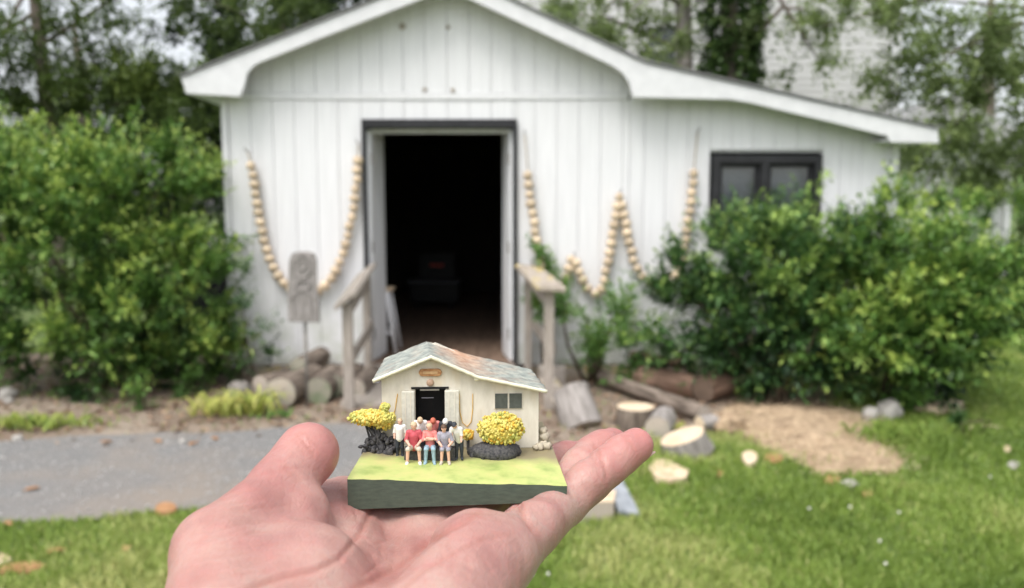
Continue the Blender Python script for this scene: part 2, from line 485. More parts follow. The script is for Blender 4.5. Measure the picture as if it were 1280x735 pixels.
# grass
def grass():
    n = 230000
    # denser near the camera: sample distance so that screen density stays even
    y = 2.7 * (12.5/2.7) ** RNG.random(n)
    x = (RNG.random(n) * 2 - 1) * (y * .72 + .3)
    clump = np.array([noise.noise(Vector((a*1.9, b*1.9, 4.0))) for a, b in zip(x[::1], y[::1])])
    dry = np.array([noise.noise(Vector((a*.9, b*.9, 9.0))) + .5*noise.noise(Vector((a*4, b*4, 2.0))) for a, b in zip(x, y)])
    bad = inside(x, y, DRIVE) | (inside(x, y, DIRT) & (RNG.random(n) > .025)) | (inside(x, y, SAW) & (RNG.random(n) > .05 + .5*np.array([max(0, noise.noise(Vector((a*5, b*5, 6.0)))) for a, b in zip(x, y)])))
    bad |= (y > 7.1) & (x > -3.0) & (x < 3.6)
    bad |= (x < -3.0) & (y > 8.5)
    k = ~bad
    x, y, clump, dry = x[k], y[k], clump[k], dry[k]
    n = len(x)
    tall = inside(x, y, [tuple(g2(1070,545)), tuple(g2(1180,545)), tuple(g2(1200,590)), tuple(g2(1110,590))])
    h = (.028 + .03*RNG.random(n) + .03*np.clip(clump, -.3, 1)) * (1 + 1.3*tall*RNG.random(n))
    h = np.maximum(h, .015)
    w = (.0022 + .0018*RNG.random(n)) * (.75 + y*.11)
    a = RNG.random(n)*2*np.pi; lean = .3+.6*RNG.random(n)
    dx, dy = np.cos(a), np.sin(a)
    b = RNG.random(n)*2*np.pi
    wx, wy = np.cos(b)*w, np.sin(b)*w
    z0 = np.full(n, -.002)
    V = np.zeros((n, 5, 3), dtype=np.float32)
    V[:,0] = np.stack([x-wx, y-wy, z0], 1); V[:,1] = np.stack([x+wx, y+wy, z0], 1)
    mx, my = x+dx*h*lean*.3, y+dy*h*lean*.3
    V[:,2] = np.stack([mx-wx*.8, my-wy*.8, h*.6], 1); V[:,3] = np.stack([mx+wx*.8, my+wy*.8, h*.6], 1)
    V[:,4] = np.stack([x+dx*h*lean, y+dy*h*lean, h*(1-.25*lean)], 1)
    i = np.arange(n)*5
    F = np.concatenate([np.stack([i,i+1,i+3],1), np.stack([i,i+3,i+2],1), np.stack([i+2,i+3,i+4],1)])
    tint = np.clip(.42 + .42*dry + .22*(RNG.random(n)-.5) + .35*(RNG.random(n) > .93), 0, 1)
    tint = np.where(tall, tint*.7, tint)
    o = np_mesh('grass', V.reshape(-1,3), F, M['grass'], attrs={'tint': np.repeat(tint, 5)})
    tag(o, 'short green lawn grass with paler dry patches', 'grass', kind='stuff')
grass()

# ------------------------------------------------------------ leaves
def unit(a):
    return a / (np.linalg.norm(a, axis=-1, keepdims=True) + 1e-9)

def leaves(pos, axis, nrm, size, width, tint):
    """folded pointed leaves: 4 verts, 2 triangles each"""
    n = len(pos); side = unit(np.cross(axis, nrm)); up = unit(np.cross(side, axis))
    s = size[:, None]; w = s*width
    V = np.zeros((n, 4, 3))
    V[:,0] = pos
    V[:,1] = pos + axis*s*.48 + side*w*.5 + up*w*.16
    V[:,2] = pos + axis*s - up*s*.10
    V[:,3] = pos + axis*s*.48 - side*w*.5 + up*w*.16
    i = np.arange(n)*4
    F = np.concatenate([np.stack([i,i+1,i+2],1), np.stack([i,i+2,i+3],1)])
    return V.reshape(-1,3), F, np.repeat(tint, 4)

def twig_leaves(base, dirn, length, per, size, width=.45, tint0=.3, young=.4, spread=.9, rng=RNG, tone=None):
    """leaves set spirally along many twigs; the tip leaves are younger and paler"""
    n = len(base)
    t = (np.arange(per)+.6)/per
    L = length[:, None]*t[None, :]
    pos = base[:, None, :] + dirn[:, None, :]*L[..., None]
    # a little droop and wander
    pos = pos + rng.normal(0, .012, pos.shape)*(length[:, None, None])*3
    ref = np.where(np.abs(dirn[:, 2:3]) < .9, np.array([[0,0,1.]]), np.array([[1.,0,0]]))
    a = unit(np.cross(dirn, ref)); b = np.cross(dirn, a)
    ph = (np.arange(per)*2.4)[None, :] + rng.random((n,1))*6.28 + rng.normal(0,.4,(n,per))
    rad = a[:, None, :]*np.cos(ph)[..., None] + b[:, None, :]*np.sin(ph)[..., None]
    k = spread*(1 - .6*t)[None, :, None]
    ax = unit(dirn[:, None, :]*.65 + rad*k + rng.normal(0,.15,pos.shape))
    nr = unit(np.array([0,0,1.0]) + rad*.3 + rng.normal(0,.35,pos.shape))
    sz = size*(.65+.6*rng.random((n,per)))*(1-.35*t[None,:]**3)
    tw = rng.random((n,1))
    ti = tint0 + .28*(rng.random((n,per))-.5) + young*np.clip((t[None,:]-.55)/.45,0,1)*tw + .16*(tw-.5)
    if tone is not None: ti = ti + tone[:, None]
    return leaves(pos.reshape(-1,3), ax.reshape(-1,3), nr.reshape(-1,3), sz.ravel(), width, np.clip(ti,0,1).ravel())

def merge(parts):
    Vs, Fs, Ts, n = [], [], [], 0
    for V, F, T in parts:
        Vs.append(V); Fs.append(F+n); Ts.append(T); n += len(V)
    return np.concatenate(Vs), np.concatenate(Fs), np.concatenate(Ts)

def clump_twigs(c, r, n, up=.35, shell=.5, rng=RNG):
    """twig bases and directions spread through an ellipsoid, denser to its skin, with an uneven outline"""
    d = unit(rng.normal(0,1,(n,3)))
    c = np.array(c); r = np.array(r)
    lump = np.array([1 + .28*noise.noise(Vector(v*2.1)+Vector(c)) + .12*noise.noise(Vector(v*5.0)+Vector(c)) for v in d])
    rad = (shell + (1-shell)*rng.random(n)**.6)*lump
    base = c + d*r*rad[:, None]
    # gather the twigs into tufts, with gaps between them
    m = max(3, n//15)
    ok = np.array([noise.noise(Vector(q)*2.4) for q in base]) > -.26
    seed = base[np.argsort(~ok, kind='stable')[:min(m, max(3, int(ok.sum())))]]; m = len(seed)
    near = np.empty(n, int)
    for i in range(0, n, 512):
        near[i:i+512] = ((base[i:i+512, None, :]-seed[None])**2).sum(-1).argmin(1)
    base = seed[near] + (base-seed[near])*.33
    out = unit((seed-c)/r)[near]
    dr = unit(out*.75 + np.array([0,0,up]) + rng.normal(0,.45,(n,3)))
    tuft = rng.random(m)[near]
    clump_twigs.tone = (tuft-.5)*.46 + .30*(out[:,2]*.6 + .25*(rad/lump-.7))  # varies by tuft, and paler towards the crown's top and outside
    return base, dr

SHRUB_DENSITY = 1.4
def make_shrub(name, label, cat, root, clumps, mat, stems, leaf=.05, per=13, tw=(.16,.34), width=.45, tint0=.28, young=.55, up=.5, shell=.45, group=None, shoots=0, stem_r=.014, zmin=.03, sprays=0):
    e = empty(name, root, label, cat, group)
    parts = []
    for c, r, n in clumps:
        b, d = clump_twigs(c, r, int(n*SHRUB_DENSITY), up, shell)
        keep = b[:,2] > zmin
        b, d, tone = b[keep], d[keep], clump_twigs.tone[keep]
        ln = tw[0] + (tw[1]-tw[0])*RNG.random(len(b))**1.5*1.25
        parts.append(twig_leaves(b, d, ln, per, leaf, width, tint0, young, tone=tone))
    if shoots:
        # upright young shoots standing out of the top
        bs = []
        for c, r, n in clumps:
            k = max(1, int(shoots * n / sum(q[2] for q in clumps)))
            a = RNG.random(k)*6.28; q = np.sqrt(RNG.random(k))*.85
            bs.append(np.stack([c[0]+np.cos(a)*q*r[0], c[1]+np.sin(a)*q*r[1], c[2]+r[2]*np.sqrt(1-q*q)*.92], 1))
        bs = np.concatenate(bs)
        d = unit(np.array([0,0,1.0]) + RNG.normal(0,.28,bs.shape))
        parts.append(twig_leaves(bs, d, .12+.34*RNG.random(len(bs))**1.4, 12, leaf*.85, width, tint0+.2, young, spread=.7))
    if sprays:
        # long arching sprays that break the outline, each a run of short leafy twigs
        bs, ds, tn = [], [], []
        tot = sum(q[2] for q in clumps)
        for c, r, n in clumps:
            for k in range(int(round(sprays*n/tot))):
                a = RNG.random()*6.28; el = RNG.uniform(-.15, 1.3)
                d = np.array([math.cos(a)*math.cos(el), math.sin(a)*math.cos(el), math.sin(el)])
                p = np.array(c) + d*np.array(r)*.8; L = RNG.uniform(.28,.62)
                h = unit(d*np.array([1,1,.6]) + np.array([0,0,RNG.uniform(.35,1.0)])); t_ = RNG.uniform(-.18,.3)
                for j in range(9):
                    s = j/8
                    q_ = p + h*L*s + np.array([0,0,-.30*L*s*s])
                    bs.append(q_); ds.append(unit(h + np.array([0,0,-.5*s]) + RNG.normal(0,.4,3))); tn.append(t_ + .18*s)
        bs, ds, tn = np.array(bs), np.array(ds), np.array(tn)
        ok = bs[:,2] > .1
        parts.append(twig_leaves(bs[ok], ds[ok], .07+.08*RNG.random(ok.sum()), 6, leaf*1.05, width, tint0+.05, young, tone=tn[ok]))
    V, F, T = merge(parts)
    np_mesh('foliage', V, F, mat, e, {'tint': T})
    # woody stems from the root to the clumps
    rt = Vector(root)
    for k in range(stems):
        c, r, n = clumps[k % len(clumps)]
        q = Vector((random.uniform(-.6,.6)*r[0], random.uniform(-.6,.6)*r[1], random.uniform(-.2,.6)*r[2]))
        p1 = Vector(c) + q
        p0 = rt + Vector((random.uniform(-.12,.12), random.uniform(-.08,.08), -.02))
        m1 = p0.lerp(p1, .35) + Vector((random.uniform(-.1,.1), random.uniform(-.1,.1), .1))
        m2 = p0.lerp(p1, .7) + Vector((random.uniform(-.1,.1), random.uniform(-.1,.1), .06))
        MB().tube([p0,m1,m2,p1], [stem_r*1.3,stem_r,stem_r*.75,stem_r*.4], 6).build('stem', M['stem'], e, smooth=True)
    return e

def at(u, v, Y):
    return tuple(P(u, v, Y))

# big shrub at the barn's left corner
make_shrub('shrub', 'big bright green shrub left of the barn door, taller than a person', 'shrub', G(150,486),
    [(at(60,330,6.75), (.95,.7,.85), 560), (at(170,300,6.9), (.72,.65,.78), 430), (at(210,390,6.7), (.48,.55,.60), 280),
     (at(110,420,6.5), (.95,.5,.45), 380), (at(-60,300,7.0), (.9,.8,.95), 330), (at(222,245,7.2), (.30,.4,.38), 110), (at(30,225,7.1), (.42,.45,.40), 130),
     (at(255,455,6.6), (.30,.3,.2), 70), (at(110,245,7.0), (.5,.5,.45), 170)],
    M['leaf_shrub'], 16, leaf=.070, per=13, shoots=150, tint0=.34, young=.62, sprays=84)
# right-hand shrubs
make_shrub('shrub', 'dark glossy shrub in front of the black-framed window', 'shrub', G(965,505),
    [(at(945,375,6.4), (.58,.5,.64), 420), (at(975,325,6.55), (.38,.4,.34), 190), (at(985,430,6.2), (.62,.45,.40), 320), (at(860,410,6.4), (.36,.35,.40), 130),
     (at(1025,360,6.4), (.34,.4,.45), 120), (at(1052,350,6.3), (.30,.4,.42), 130), (at(848,350,6.6), (.14,.2,.16), 26)],
    M['leaf_dark'], 14, leaf=.070, per=12, shoots=24, tint0=.30, young=.55, sprays=46)
make_shrub('shrub', 'brighter green shrub spreading beside the lawn at the barn\'s right corner', 'shrub', G(1120,505),
    [(at(1135,395,6.1), (.54,.55,.58), 380), (at(1097,285,6.4), (.10,.2,.28), 34), (at(1150,432,5.9), (.42,.4,.38), 220), (at(1080,450,6.0), (.42,.4,.36), 200), (at(1165,345,6.3), (.40,.4,.32), 150), (at(1190,385,6.0), (.22,.35,.25), 80)],
    M['leaf_shrub'], 12, leaf=.072, per=12, shoots=34, tint0=.28, young=.52, sprays=64)
make_shrub('shrub', 'leafy weeds and young shrub growing against the siding right of the handrail', 'shrub', G(742,478),
    [(at(745,425,6.75), (.28,.2,.34), 80), (at(712,385,6.8), (.16,.16,.2), 34), (at(760,450,6.6), (.34,.25,.2), 70), (at(790,400,6.8), (.16,.15,.3), 24)],
    M['leaf_weed'], 6, leaf=.065, per=9, shoots=10, tint0=.30, young=.4, width=.38, sprays=5)
make_shrub('climbing_plant', 'thin climber reaching up the wall by the door\'s right jamb', 'plant', G(668,470),
    [(at(669,325,7.0), (.05,.06,.17), 12), (at(672,345,7.0), (.17,.08,.05), 10), (at(668,400,7.0), (.04,.05,.35), 10)],
    M['leaf_weed'], 3, leaf=.07, per=8, tint0=.32, young=.4, tw=(.08,.16))
make_shrub('hedge', 'tall hedge closing the lawn at the far right', 'hedge', (5.6, 9.6, 0),
    [((4.9,9.4,.85), (.75,.6,.72), 300), ((5.9,9.5,.85), (.8,.65,.74), 330), ((6.9,9.8,.85), (.8,.65,.78), 300), ((8.0,10.2,.9), (.8,.65,.8), 200), ((5.3,9.1,.45), (.9,.45,.45), 200), ((6.7,9.3,.5), (.9,.5,.5), 200)],
    M['leaf_shrub'], 10, leaf=.075, per=12, shoots=40, tint0=.26, young=.5, tw=(.2,.4))
make_shrub('sapling', 'small dark seedling standing alone in the lawn', 'sapling', G(1207,546),
    [(at(1207,530,5.17), (.055,.055,.06), 22)], M['leaf_dark'], 2, leaf=.045, per=6, tint0=.3, young=.2, tw=(.04,.08), stem_r=.005)
make_shrub('weed', 'upright green weed at the edge of the bare dirt under the big shrub', 'weed', G(172,512),
    [(at(172,492,5.9), (.10,.09,.12), 18)], M['leaf_weed'], 3, leaf=.055, per=8, tint0=.3, young=.3, tw=(.08,.16), stem_r=.005)
make_shrub('weed', 'low trailing greenery spilling from under the big shrub', 'weed', G(90,495),
    [(at(95,480,6.2), (.35,.12,.08), 30), (at(235,478,6.3), (.3,.12,.08), 26)], M['leaf_shrub'], 3, leaf=.05, per=8, tint0=.3, young=.2, tw=(.08,.16), stem_r=.005)
make_shrub('overhanging_branch', 'loose leafy branch hanging in front of the siding beside the big shrub', 'branch', G(305,470),
    [(at(315,395,6.6), (.10,.08,.14), 16), (at(330,430,6.5), (.09,.07,.14), 14), (at(302,350,6.7), (.07,.07,.1), 10), (at(345,448,6.5), (.05,.05,.07), 7), (at(298,440,6.6), (.08,.08,.14), 14)],
    M['leaf_dark'], 5, leaf=.05, per=7, tint0=.32, young=.25, tw=(.08,.18), stem_r=.006)

# strap-leaved clumps
sawdust_chips()
def strap_clump(name, label, root, n, ln, spread, mat, t0):
    e = empty(name, root, label, 'plant')
    Vs, Fs, Ts = [], [], []; c = 0
    for k in range(n):
        a = random.uniform(0, 6.28); L = ln*random.uniform(.6,1.1); w = .010*random.uniform(.7,1.3)
        o = Vector(root) + Vector((random.gauss(0,spread[0]), random.gauss(0,spread[1]), 0))
        d = Vector((math.cos(a), math.sin(a), 0)); s = Vector((-d.y, d.x, 0))
        bend = random.uniform(.5, 1.1)
        for j in range(6):
            t = j/5
            p = o + d*(L*bend*t*.75) + Vector((0,0, L*(1.25*t - (.75+.35*bend)*t*t)))
            p.z = max(p.z, .012)
            ww = w*(1-t)**.5
            Vs += [p - s*ww, p + s*ww]; Ts += [min(1,max(0,t0+random.gauss(0,.22)+.15*t))]*2
        for j in range(5):
            Fs.append((c+2*j, c+2*j+1, c+2*j+3, c+2*j+2))
        c += 12
    np_mesh('foliage', np.array([tuple(v) for v in Vs]), np.array(Fs), mat, e, {'tint': np.array(Ts)})
    return e
strap_clump('daylily', 'yellowing strap-leaved clump at the driveway edge below the logs', G(318,518), 70, .44, (.10,.05), M['leaf_lily'], .5)
strap_clump('daylily', 'flattened pale strap leaves beside the yellowing clump', G(268,520), 60, .42, (.12,.05), M['leaf_lily'], .62)
strap_clump('grass_tuft', 'coarse yellow-green grass tuft by the driveway at the far left', G(35,534), 200, .2, (.24,.07), M['leaf_lily'], .22)
strap_clump('grass_tuft', 'small green grass tuft between the sign pole and the driveway', G(345,522), 40, .12, (.08,.04), M['leaf_weed'], .4)
strap_clump('grass_tuft', 'dark tuft of long grass beside the sawdust', G(1120,553), 160, .26, (.12,.06), M['grass'], .2)
strap_clump('grass_tuft', 'dry pale grass between the two cut stumps', G(832,540), 60, .18, (.07,.05), M['leaf_lily'], .6)

# ------------------------------------------------------------ trees behind
def make_tree(name, label, base, h, r, crown, mat, leaf, per, tint0, young, limbs, tw=(.3,.6), bark='treebark', up=.1, shell=.15, lean=(0,0), group=None, width=.55, limb_r=None, dens=1.0):
    e = empty(name, base, label, 'tree', group)
    b = Vector(base)
    pts = [b + Vector((lean[0]*t*h + .08*math.sin(t*5+h), lean[1]*t*h, t*h - .05)) for t in (0,.15,.35,.6,.8,1)]
    MB().tube(pts, [r*1.35, r*1.05, r*.92, r*.75, r*.5, r*.2], 12, jitter=.25).build('trunk', M[bark], e, smooth=True)
    for k in range(limbs):
        c, rr, n = crown[k % len(crown)]
        p1 = Vector(c) + Vector((random.uniform(-.5,.5)*rr[0], random.uniform(-.5,.5)*rr[1], random.uniform(-.4,.3)*rr[2]))
        t = random.uniform(.3,.85)
        i = t*5; j = int(i); p0 = pts[j].lerp(pts[min(5,j+1)], i-j)
        mid = p0.lerp(p1,.5) + Vector((random.uniform(-.2,.2), random.uniform(-.2,.2), random.uniform(.1,.4)))
        q = limb_r or r*.3
        MB().tube([p0, mid, p1], [q, q*.65, q*.2], 7).build('limb', M[bark], e, smooth=True)
    parts = []
    for c, rr, n in crown:
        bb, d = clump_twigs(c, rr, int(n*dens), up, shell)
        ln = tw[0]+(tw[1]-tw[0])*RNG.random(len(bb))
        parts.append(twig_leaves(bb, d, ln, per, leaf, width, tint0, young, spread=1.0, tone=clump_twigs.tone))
    V, F, T = merge(parts)
    np_mesh('crown', V, F, mat, e, {'tint': T})
    return e
TG = 'trees behind the barn'
# left: an overhanging tree with sky in its gaps, and darker ones behind it
make_tree('broadleaf_tree', 'broadleaf tree at upper left with bright sky showing through its thin crown', (-6.6,11.5,0), 6.5, .12,
    [(at(40,40,11), (1.2,.9,.7), 150), (at(-80,60,11), (1.2,.9,1.0), 120), (at(150,95,11.2), (.9,.8,.45), 150), (at(300,40,11.5), (.8,.8,.45), 90), (at(200,-20,11), (1.5,1,.5), 140), (at(60,140,11.5), (1.2,.8,.4), 170), (at(230,130,11.5), (.6,.7,.3), 90), (at(360,0,12), (.8,.8,.5), 110), (at(-20,-50,11), (1.5,1,.7), 120), (at(0,110,11), (1.0,.8,.4), 110), (at(190,120,10.8), (1.2,.6,.3), 110)],
    M['leaf_tree'], .085, 12, .36, .4, 10, group=TG, dens=1.75)
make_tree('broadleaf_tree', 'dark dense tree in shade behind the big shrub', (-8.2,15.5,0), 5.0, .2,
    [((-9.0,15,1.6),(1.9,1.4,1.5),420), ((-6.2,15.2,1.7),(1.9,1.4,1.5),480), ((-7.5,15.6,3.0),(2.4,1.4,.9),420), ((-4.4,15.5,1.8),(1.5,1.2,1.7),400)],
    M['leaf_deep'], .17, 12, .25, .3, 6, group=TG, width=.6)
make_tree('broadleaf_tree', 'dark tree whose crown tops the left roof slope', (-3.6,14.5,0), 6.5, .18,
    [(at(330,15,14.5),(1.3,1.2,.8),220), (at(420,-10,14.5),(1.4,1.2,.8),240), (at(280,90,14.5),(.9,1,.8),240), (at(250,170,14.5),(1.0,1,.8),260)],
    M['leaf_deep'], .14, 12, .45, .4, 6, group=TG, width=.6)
# right: bare grey trunk, ivy trunk, light far trees
make_tree('broadleaf_tree', 'grey-trunked tree with thin yellow-green leaves behind the right roof slope', P(856,170,12.2)*1 - Vector((0,0,P(856,170,12.2).z)), 7.5, .155,
    [(at(760,25,12.0),(.75,.7,.6),95), (at(720,60,12.4),(.5,.6,.4),60), (at(800,90,12.2),(.55,.5,.4),70), (at(690,10,12.2),(.5,.5,.4),50), (at(840,40,11.9),(.3,.3,.7),28)],
    M['leaf_light'], .09, 11, .30, .5, 6, bark='greybark', group=TG, dens=2.0)
ivy = make_tree('broadleaf_tree', 'dark tree trunk smothered in ivy behind the right roof slope', P(912,170,11.6)*1 - Vector((0,0,P(912,170,11.6).z)), 7.0, .15,
    [(at(960,30,11.4),(.6,.6,.4),55), (at(1010,70,11.3),(.6,.5,.4),60), (at(1000,15,11.2),(.7,.6,.35),60), (at(980,190,11.6),(.6,.5,.25),45), (at(950,150,11.8),(.3,.3,.4),30)],
    M['leaf_light'], .085, 10, .12, .4, 5, group=TG, limb_r=.045, dens=.9)
def ivy_leaves():
    n = 1300; b = Vector(ivy.location)
    a = RNG.random(n)*6.28; z = 1.4+RNG.random(n)*4.6
    rr = .20+.15*RNG.random(n)+.05*np.sin(z*3)
    base = np.stack([b.x+np.cos(a)*rr, b.y+np.sin(a)*rr, z], 1)
    d = unit(np.stack([np.cos(a), np.sin(a), RNG.normal(0,.4,n)-.1], 1))
    V, F, T = twig_leaves(base, d, .1+.15*RNG.random(n), 8, .10, .8, .3, .5)
    np_mesh('ivy', V, F, M['leaf_ivy'], ivy, {'tint': T})
ivy_leaves()
make_tree('broadleaf_tree', 'pale airy tree at the upper right hanging over the hedge', (8.1,11.3,0), 6.0, .16,
    [(at(1200,60,10.6),(.9,.8,.6),130), (at(1130,20,11),(.8,.7,.5),90), (at(1240,130,10.6),(.8,.7,.5),120), (at(1180,190,10.8),(.75,.6,.35),105), (at(1290,60,10.4),(.8,.8,.8),120), (at(1110,110,11.2),(.5,.5,.4),50), (at(1270,205,10.6),(.5,.5,.35),70), (at(1060,20,11),(.7,.6,.4),60)],
    M['leaf_light'], .085, 11, .30, .4, 9, group=TG, dens=1.9)
make_tree('broadleaf_tree', 'soft grey-green tree far behind the hedge at the right', (10.5,18,0), 6.5, .2,
    [((9.0,17.5,2.2),(1.8,1.2,1.3),200), ((11.5,17.8,2.6),(2.0,1.2,1.6),230), ((13.5,18,2.2),(2,1.2,1.5),180), ((10,17.8,4.4),(1.6,1.2,.9),120)],
    M['leaf_light'], .17, 11, .2, .3, 6, group=TG, width=.6)

# ------------------------------------------------------------ houses behind
def neighbour():
    Y = 14.2
    x0 = P(560,100,Y).x; x1 = P(1118,100,Y).x
    e = empty('house', ((x0+x1)/2, Y, 0), 'tall pale grey clapboard house behind the barn', 'house')
    ms = mat_noise('pale_clapboard', (.50,.50,.49), (.58,.58,.57), 3, (.5,1,6), .6, .1)
    mr = M['trim']
    b = MB()
    W0 = P(806,30,Y); W1 = P(846,92,Y)           # window opening
    b.prism([(x0,0),(x1,0),(x1,7.5),(x0,7.5)], Y+.03, Y+7)
    b.build('wall', ms, e)
    cb = MB(); z = .2
    while z < 7.4:
        segs = [(x0,x1)] if (z+.12 < W1.z or z > W0.z) else [(x0,W0.x-.06),(W1.x+.06,x1)]
        for a, c in segs:
            cb.add([(a,Y+.028,z+.12),(c,Y+.028,z+.12),(c,Y+.018,z),(a,Y+.018,z),(a,Y+.028,z),(c,Y+.028,z)], [(0,3,2,1),(3,4,5,2)])
        z += .115
    tag(cb.build('clapboards', ms, e), kind='stuff')
    MB().box((x1+.0,Y+.02,3.75),(.16,.12,7.5)).build('corner_board', mr, e)
    rf = MB(); xm = (x0+x1)/2
    rf.prism([(x0-.4,7.3),(xm,9.6),(x1+.4,7.3),(x1+.4,7.5),(xm,9.85),(x0-.4,7.5)], Y-.3, Y+7.2)
    rf.prism([(x0,7.5),(x1,7.5),(xm,9.55)], Y+.02, Y+.06)
    rf.build('roof', M['roofing'], e)
    w = MB()
    cx, cz = (W0.x+W1.x)/2, (W0.z+W1.z)/2; hw, hh = (W1.x-W0.x)/2, (W0.z-W1.z)/2
    for s in (-1,1):
        w.box((cx+s*hw, Y-.01, cz), (.09,.06,2*hh+.18)); w.box((cx, Y-.012, cz+s*hh), (2*hw-.09,.06,.09))
    w.box((cx, Y-.0, cz), (2*hw-.09,.04,.05))
    wo = w.build('window', mr, e)
    MB().box((cx, Y+.02, cz), (2*hw,.01,2*hh)).build('pane', M['glass'], wo)
    return e
t = NT('window_glass'); t.b.inputs['Base Color'].default_value = (.10,.11,.12,1); t.rough(.06); t.b.inputs['Specular IOR Level'].default_value = .9
M['glass'] = t.m
neighbour()
def far_shed():
    Y = 17.5
    a = P(1128,245,Y); b = P(1262,150,Y)
    e = empty('garage', ((a.x+b.x)/2, Y, 0), 'low white outbuilding seen past the barn\'s right corner', 'garage')
    MB().prism([(a.x-.5,0),(b.x,0),(b.x,2.9),(a.x-.5,2.9)], Y, Y+5).build('wall', M['trim'], e)
    MB().box((b.x+.04,Y-.03,1.45),(.14,.1,2.9)).build('corner_board', M['trim'], e)
    xm = (a.x-.5+b.x)/2
    MB().prism([(a.x-.8,2.85),(b.x+.3,2.85),(b.x+.3,3.0),(xm,3.9),(a.x-.8,3.0)], Y-.25, Y+5.2).build('roof', M['pale_roofing'], e)
far_shed()
# ------------------------------------------------------------ the barn
BY = 7.17                                       # front wall
RY = BY - .24                                   # front face of the rake boards
def B(u, v, Y=BY):
    p = P(u, v, Y); return (p.x, p.z)
barn = empty('barn', (0, BY, 0), 'white board-sided barn with its double door standing open on a dark interior', 'barn')
rA, rR, rS, rE = B(225,96,RY), B(560,-37,RY), B(805,77,RY), B(1172,160,RY)
RLINE = [rA, rR, rS, rE]
def roof_z(x):
    for (xa,za),(xb,zb) in zip(RLINE, RLINE[1:]):
        if x <= xb or (xb,zb) == rE:
            return za + (zb-za)*(x-xa)/(xb-xa)
XL, XR = B(284,300)[0], B(1119,210)[0]
Z0 = B(500,458)[1]                              # bottom of the siding
ZT = B(545,123)[1]                              # trim line
XS = B(788,123)[0]                              # where the lean-to starts
DX0, DX1, DZ = B(459,250)[0], B(641,250)[0], B(550,160)[1]
FL = B(550,454)[1]                              # floor level
WX0, WX1, WZ1 = B(889,240)[0], B(1024,240)[0], B(950,194)[1]
WZ0 = WZ1 - .78
T_ = .045                                        # depth of roof above the wall top

def column(x0, x1):
    """front-wall pieces between x0 and x1, round the openings: lists of (zlo0,zlo1,zhi0,zhi1)"""
    xm = (x0+x1)/2
    lo = Z0 + .03
    segs = []
    top = (roof_z(x0)-T_, roof_z(x1)-T_)
    cut = ZT if xm < XS else None
    ranges = [(lo, ZT-.012)] if cut else [(lo, None)]
    if cut: ranges.append((ZT+.045, None))
    out = []
    for a, b in ranges:
        hole = None
        if DX0-.04 < xm < DX1+.04: hole = (-1, DZ+.075)
        if WX0-.02 < xm < WX1+.02: hole = (WZ0-.05, WZ1+.05)
        hi = (b, b) if b is not None else top
        if hole is None or hole[1] < a: out.append((a, hi))
        else:
            if hole[0] > a: out.append((a, (hole[0], hole[0])))
            if hole[1] < min(hi): out.append((hole[1], hi))
    return out

def cols(step, gap, phase=0.0):
    xs = [XL + .05]
    x = XL + .05 + step
    while x < XR - .06: xs.append(x); x += step
    xs.append(XR - .05)
    cuts = [DX0-.04, DX1+.04, WX0-.02, WX1+.02, XS]
    for c in cuts:
        xs = [x for x in xs if abs(x-c) > .03] + [c]
    xs = sorted(xs)
    return list(zip(xs, xs[1:]))

cc = cols(.193, 0)
for x0, x1 in cc:
    for lo, hi in column(x0, x1):
        b = MB()
        g = .0022
        dz = random.uniform(-.001,.0015)
        b.prism([(x0+g,lo),(x1-g,lo),(x1-g,hi[1]),(x0+g,hi[0])], BY+dz, BY+.02)
        b.build('board', M['white'], barn)
# sheathing behind the boards, visible only in the grooves
b = MB()
for x0, x1 in cc:
    for lo, hi in column(x0, x1):
        b.prism([(x0,lo-.02),(x1,lo-.02),(x1,hi[1]),(x0,hi[0])], BY+.021, BY+.07)
b.build('sheathing', M['sheath'], barn)
# corner boards, trim, sill
for xa, xb, nm in ((XL-.005, XL+.048, 'corner_board'), (XR-.05, XR+.02, 'corner_board')):
    zt = roof_z((xa+xb)/2) - T_
    MB().prism([(xa,Z0),(xb,Z0),(xb,zt),(xa,zt)], BY-.022, BY+.09).build(nm, M['trim'], barn)
MB().prism([(XL+.05,ZT-.008),(XS-.02,ZT-.008),(XS-.02,ZT+.04),(XL+.05,ZT+.04)], BY-.012, BY+.02).build('trim_board', M['white'], barn)
for xa, xb in ((XL, DX0-.1), (DX1+.1, XR)):
    MB().box(((xa+xb)/2, BY+.07, Z0-.075), (xb-xa,.16,.17)).build('sill_beam', M['rail_wood'], barn)
# side walls, back wall and an added inner wall that keeps the main room dark
BACK = BY + 6.4
sb = MB()
def sidewall(x, th):
    zt = roof_z(x) - T_
    return MB().box((x, (BY+BACK)/2+.05, (zt+.0)/2), (th, BACK-BY-.1, zt))
sidewall(XL+.03, .05).build('side_wall', M['white'], barn)
sidewall(XR-.03, .05).build('side_wall', M['white'], barn)
sidewall(XS+.02, .05).build('added_partition', M['inner'], barn)
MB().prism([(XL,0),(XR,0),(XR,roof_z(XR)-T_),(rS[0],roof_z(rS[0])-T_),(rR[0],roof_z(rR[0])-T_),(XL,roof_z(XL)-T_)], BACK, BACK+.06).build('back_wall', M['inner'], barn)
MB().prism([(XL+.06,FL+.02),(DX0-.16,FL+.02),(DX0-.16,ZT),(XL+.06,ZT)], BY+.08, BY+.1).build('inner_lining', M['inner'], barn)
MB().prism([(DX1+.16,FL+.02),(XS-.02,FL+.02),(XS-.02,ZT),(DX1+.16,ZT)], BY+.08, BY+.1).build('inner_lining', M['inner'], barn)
MB().box(((XL+XS)/2, (BY+BACK)/2+.1, ZT+.1), (XS-XL-.14, BACK-BY-.25, .05)).build('loft', M['inner'], barn)
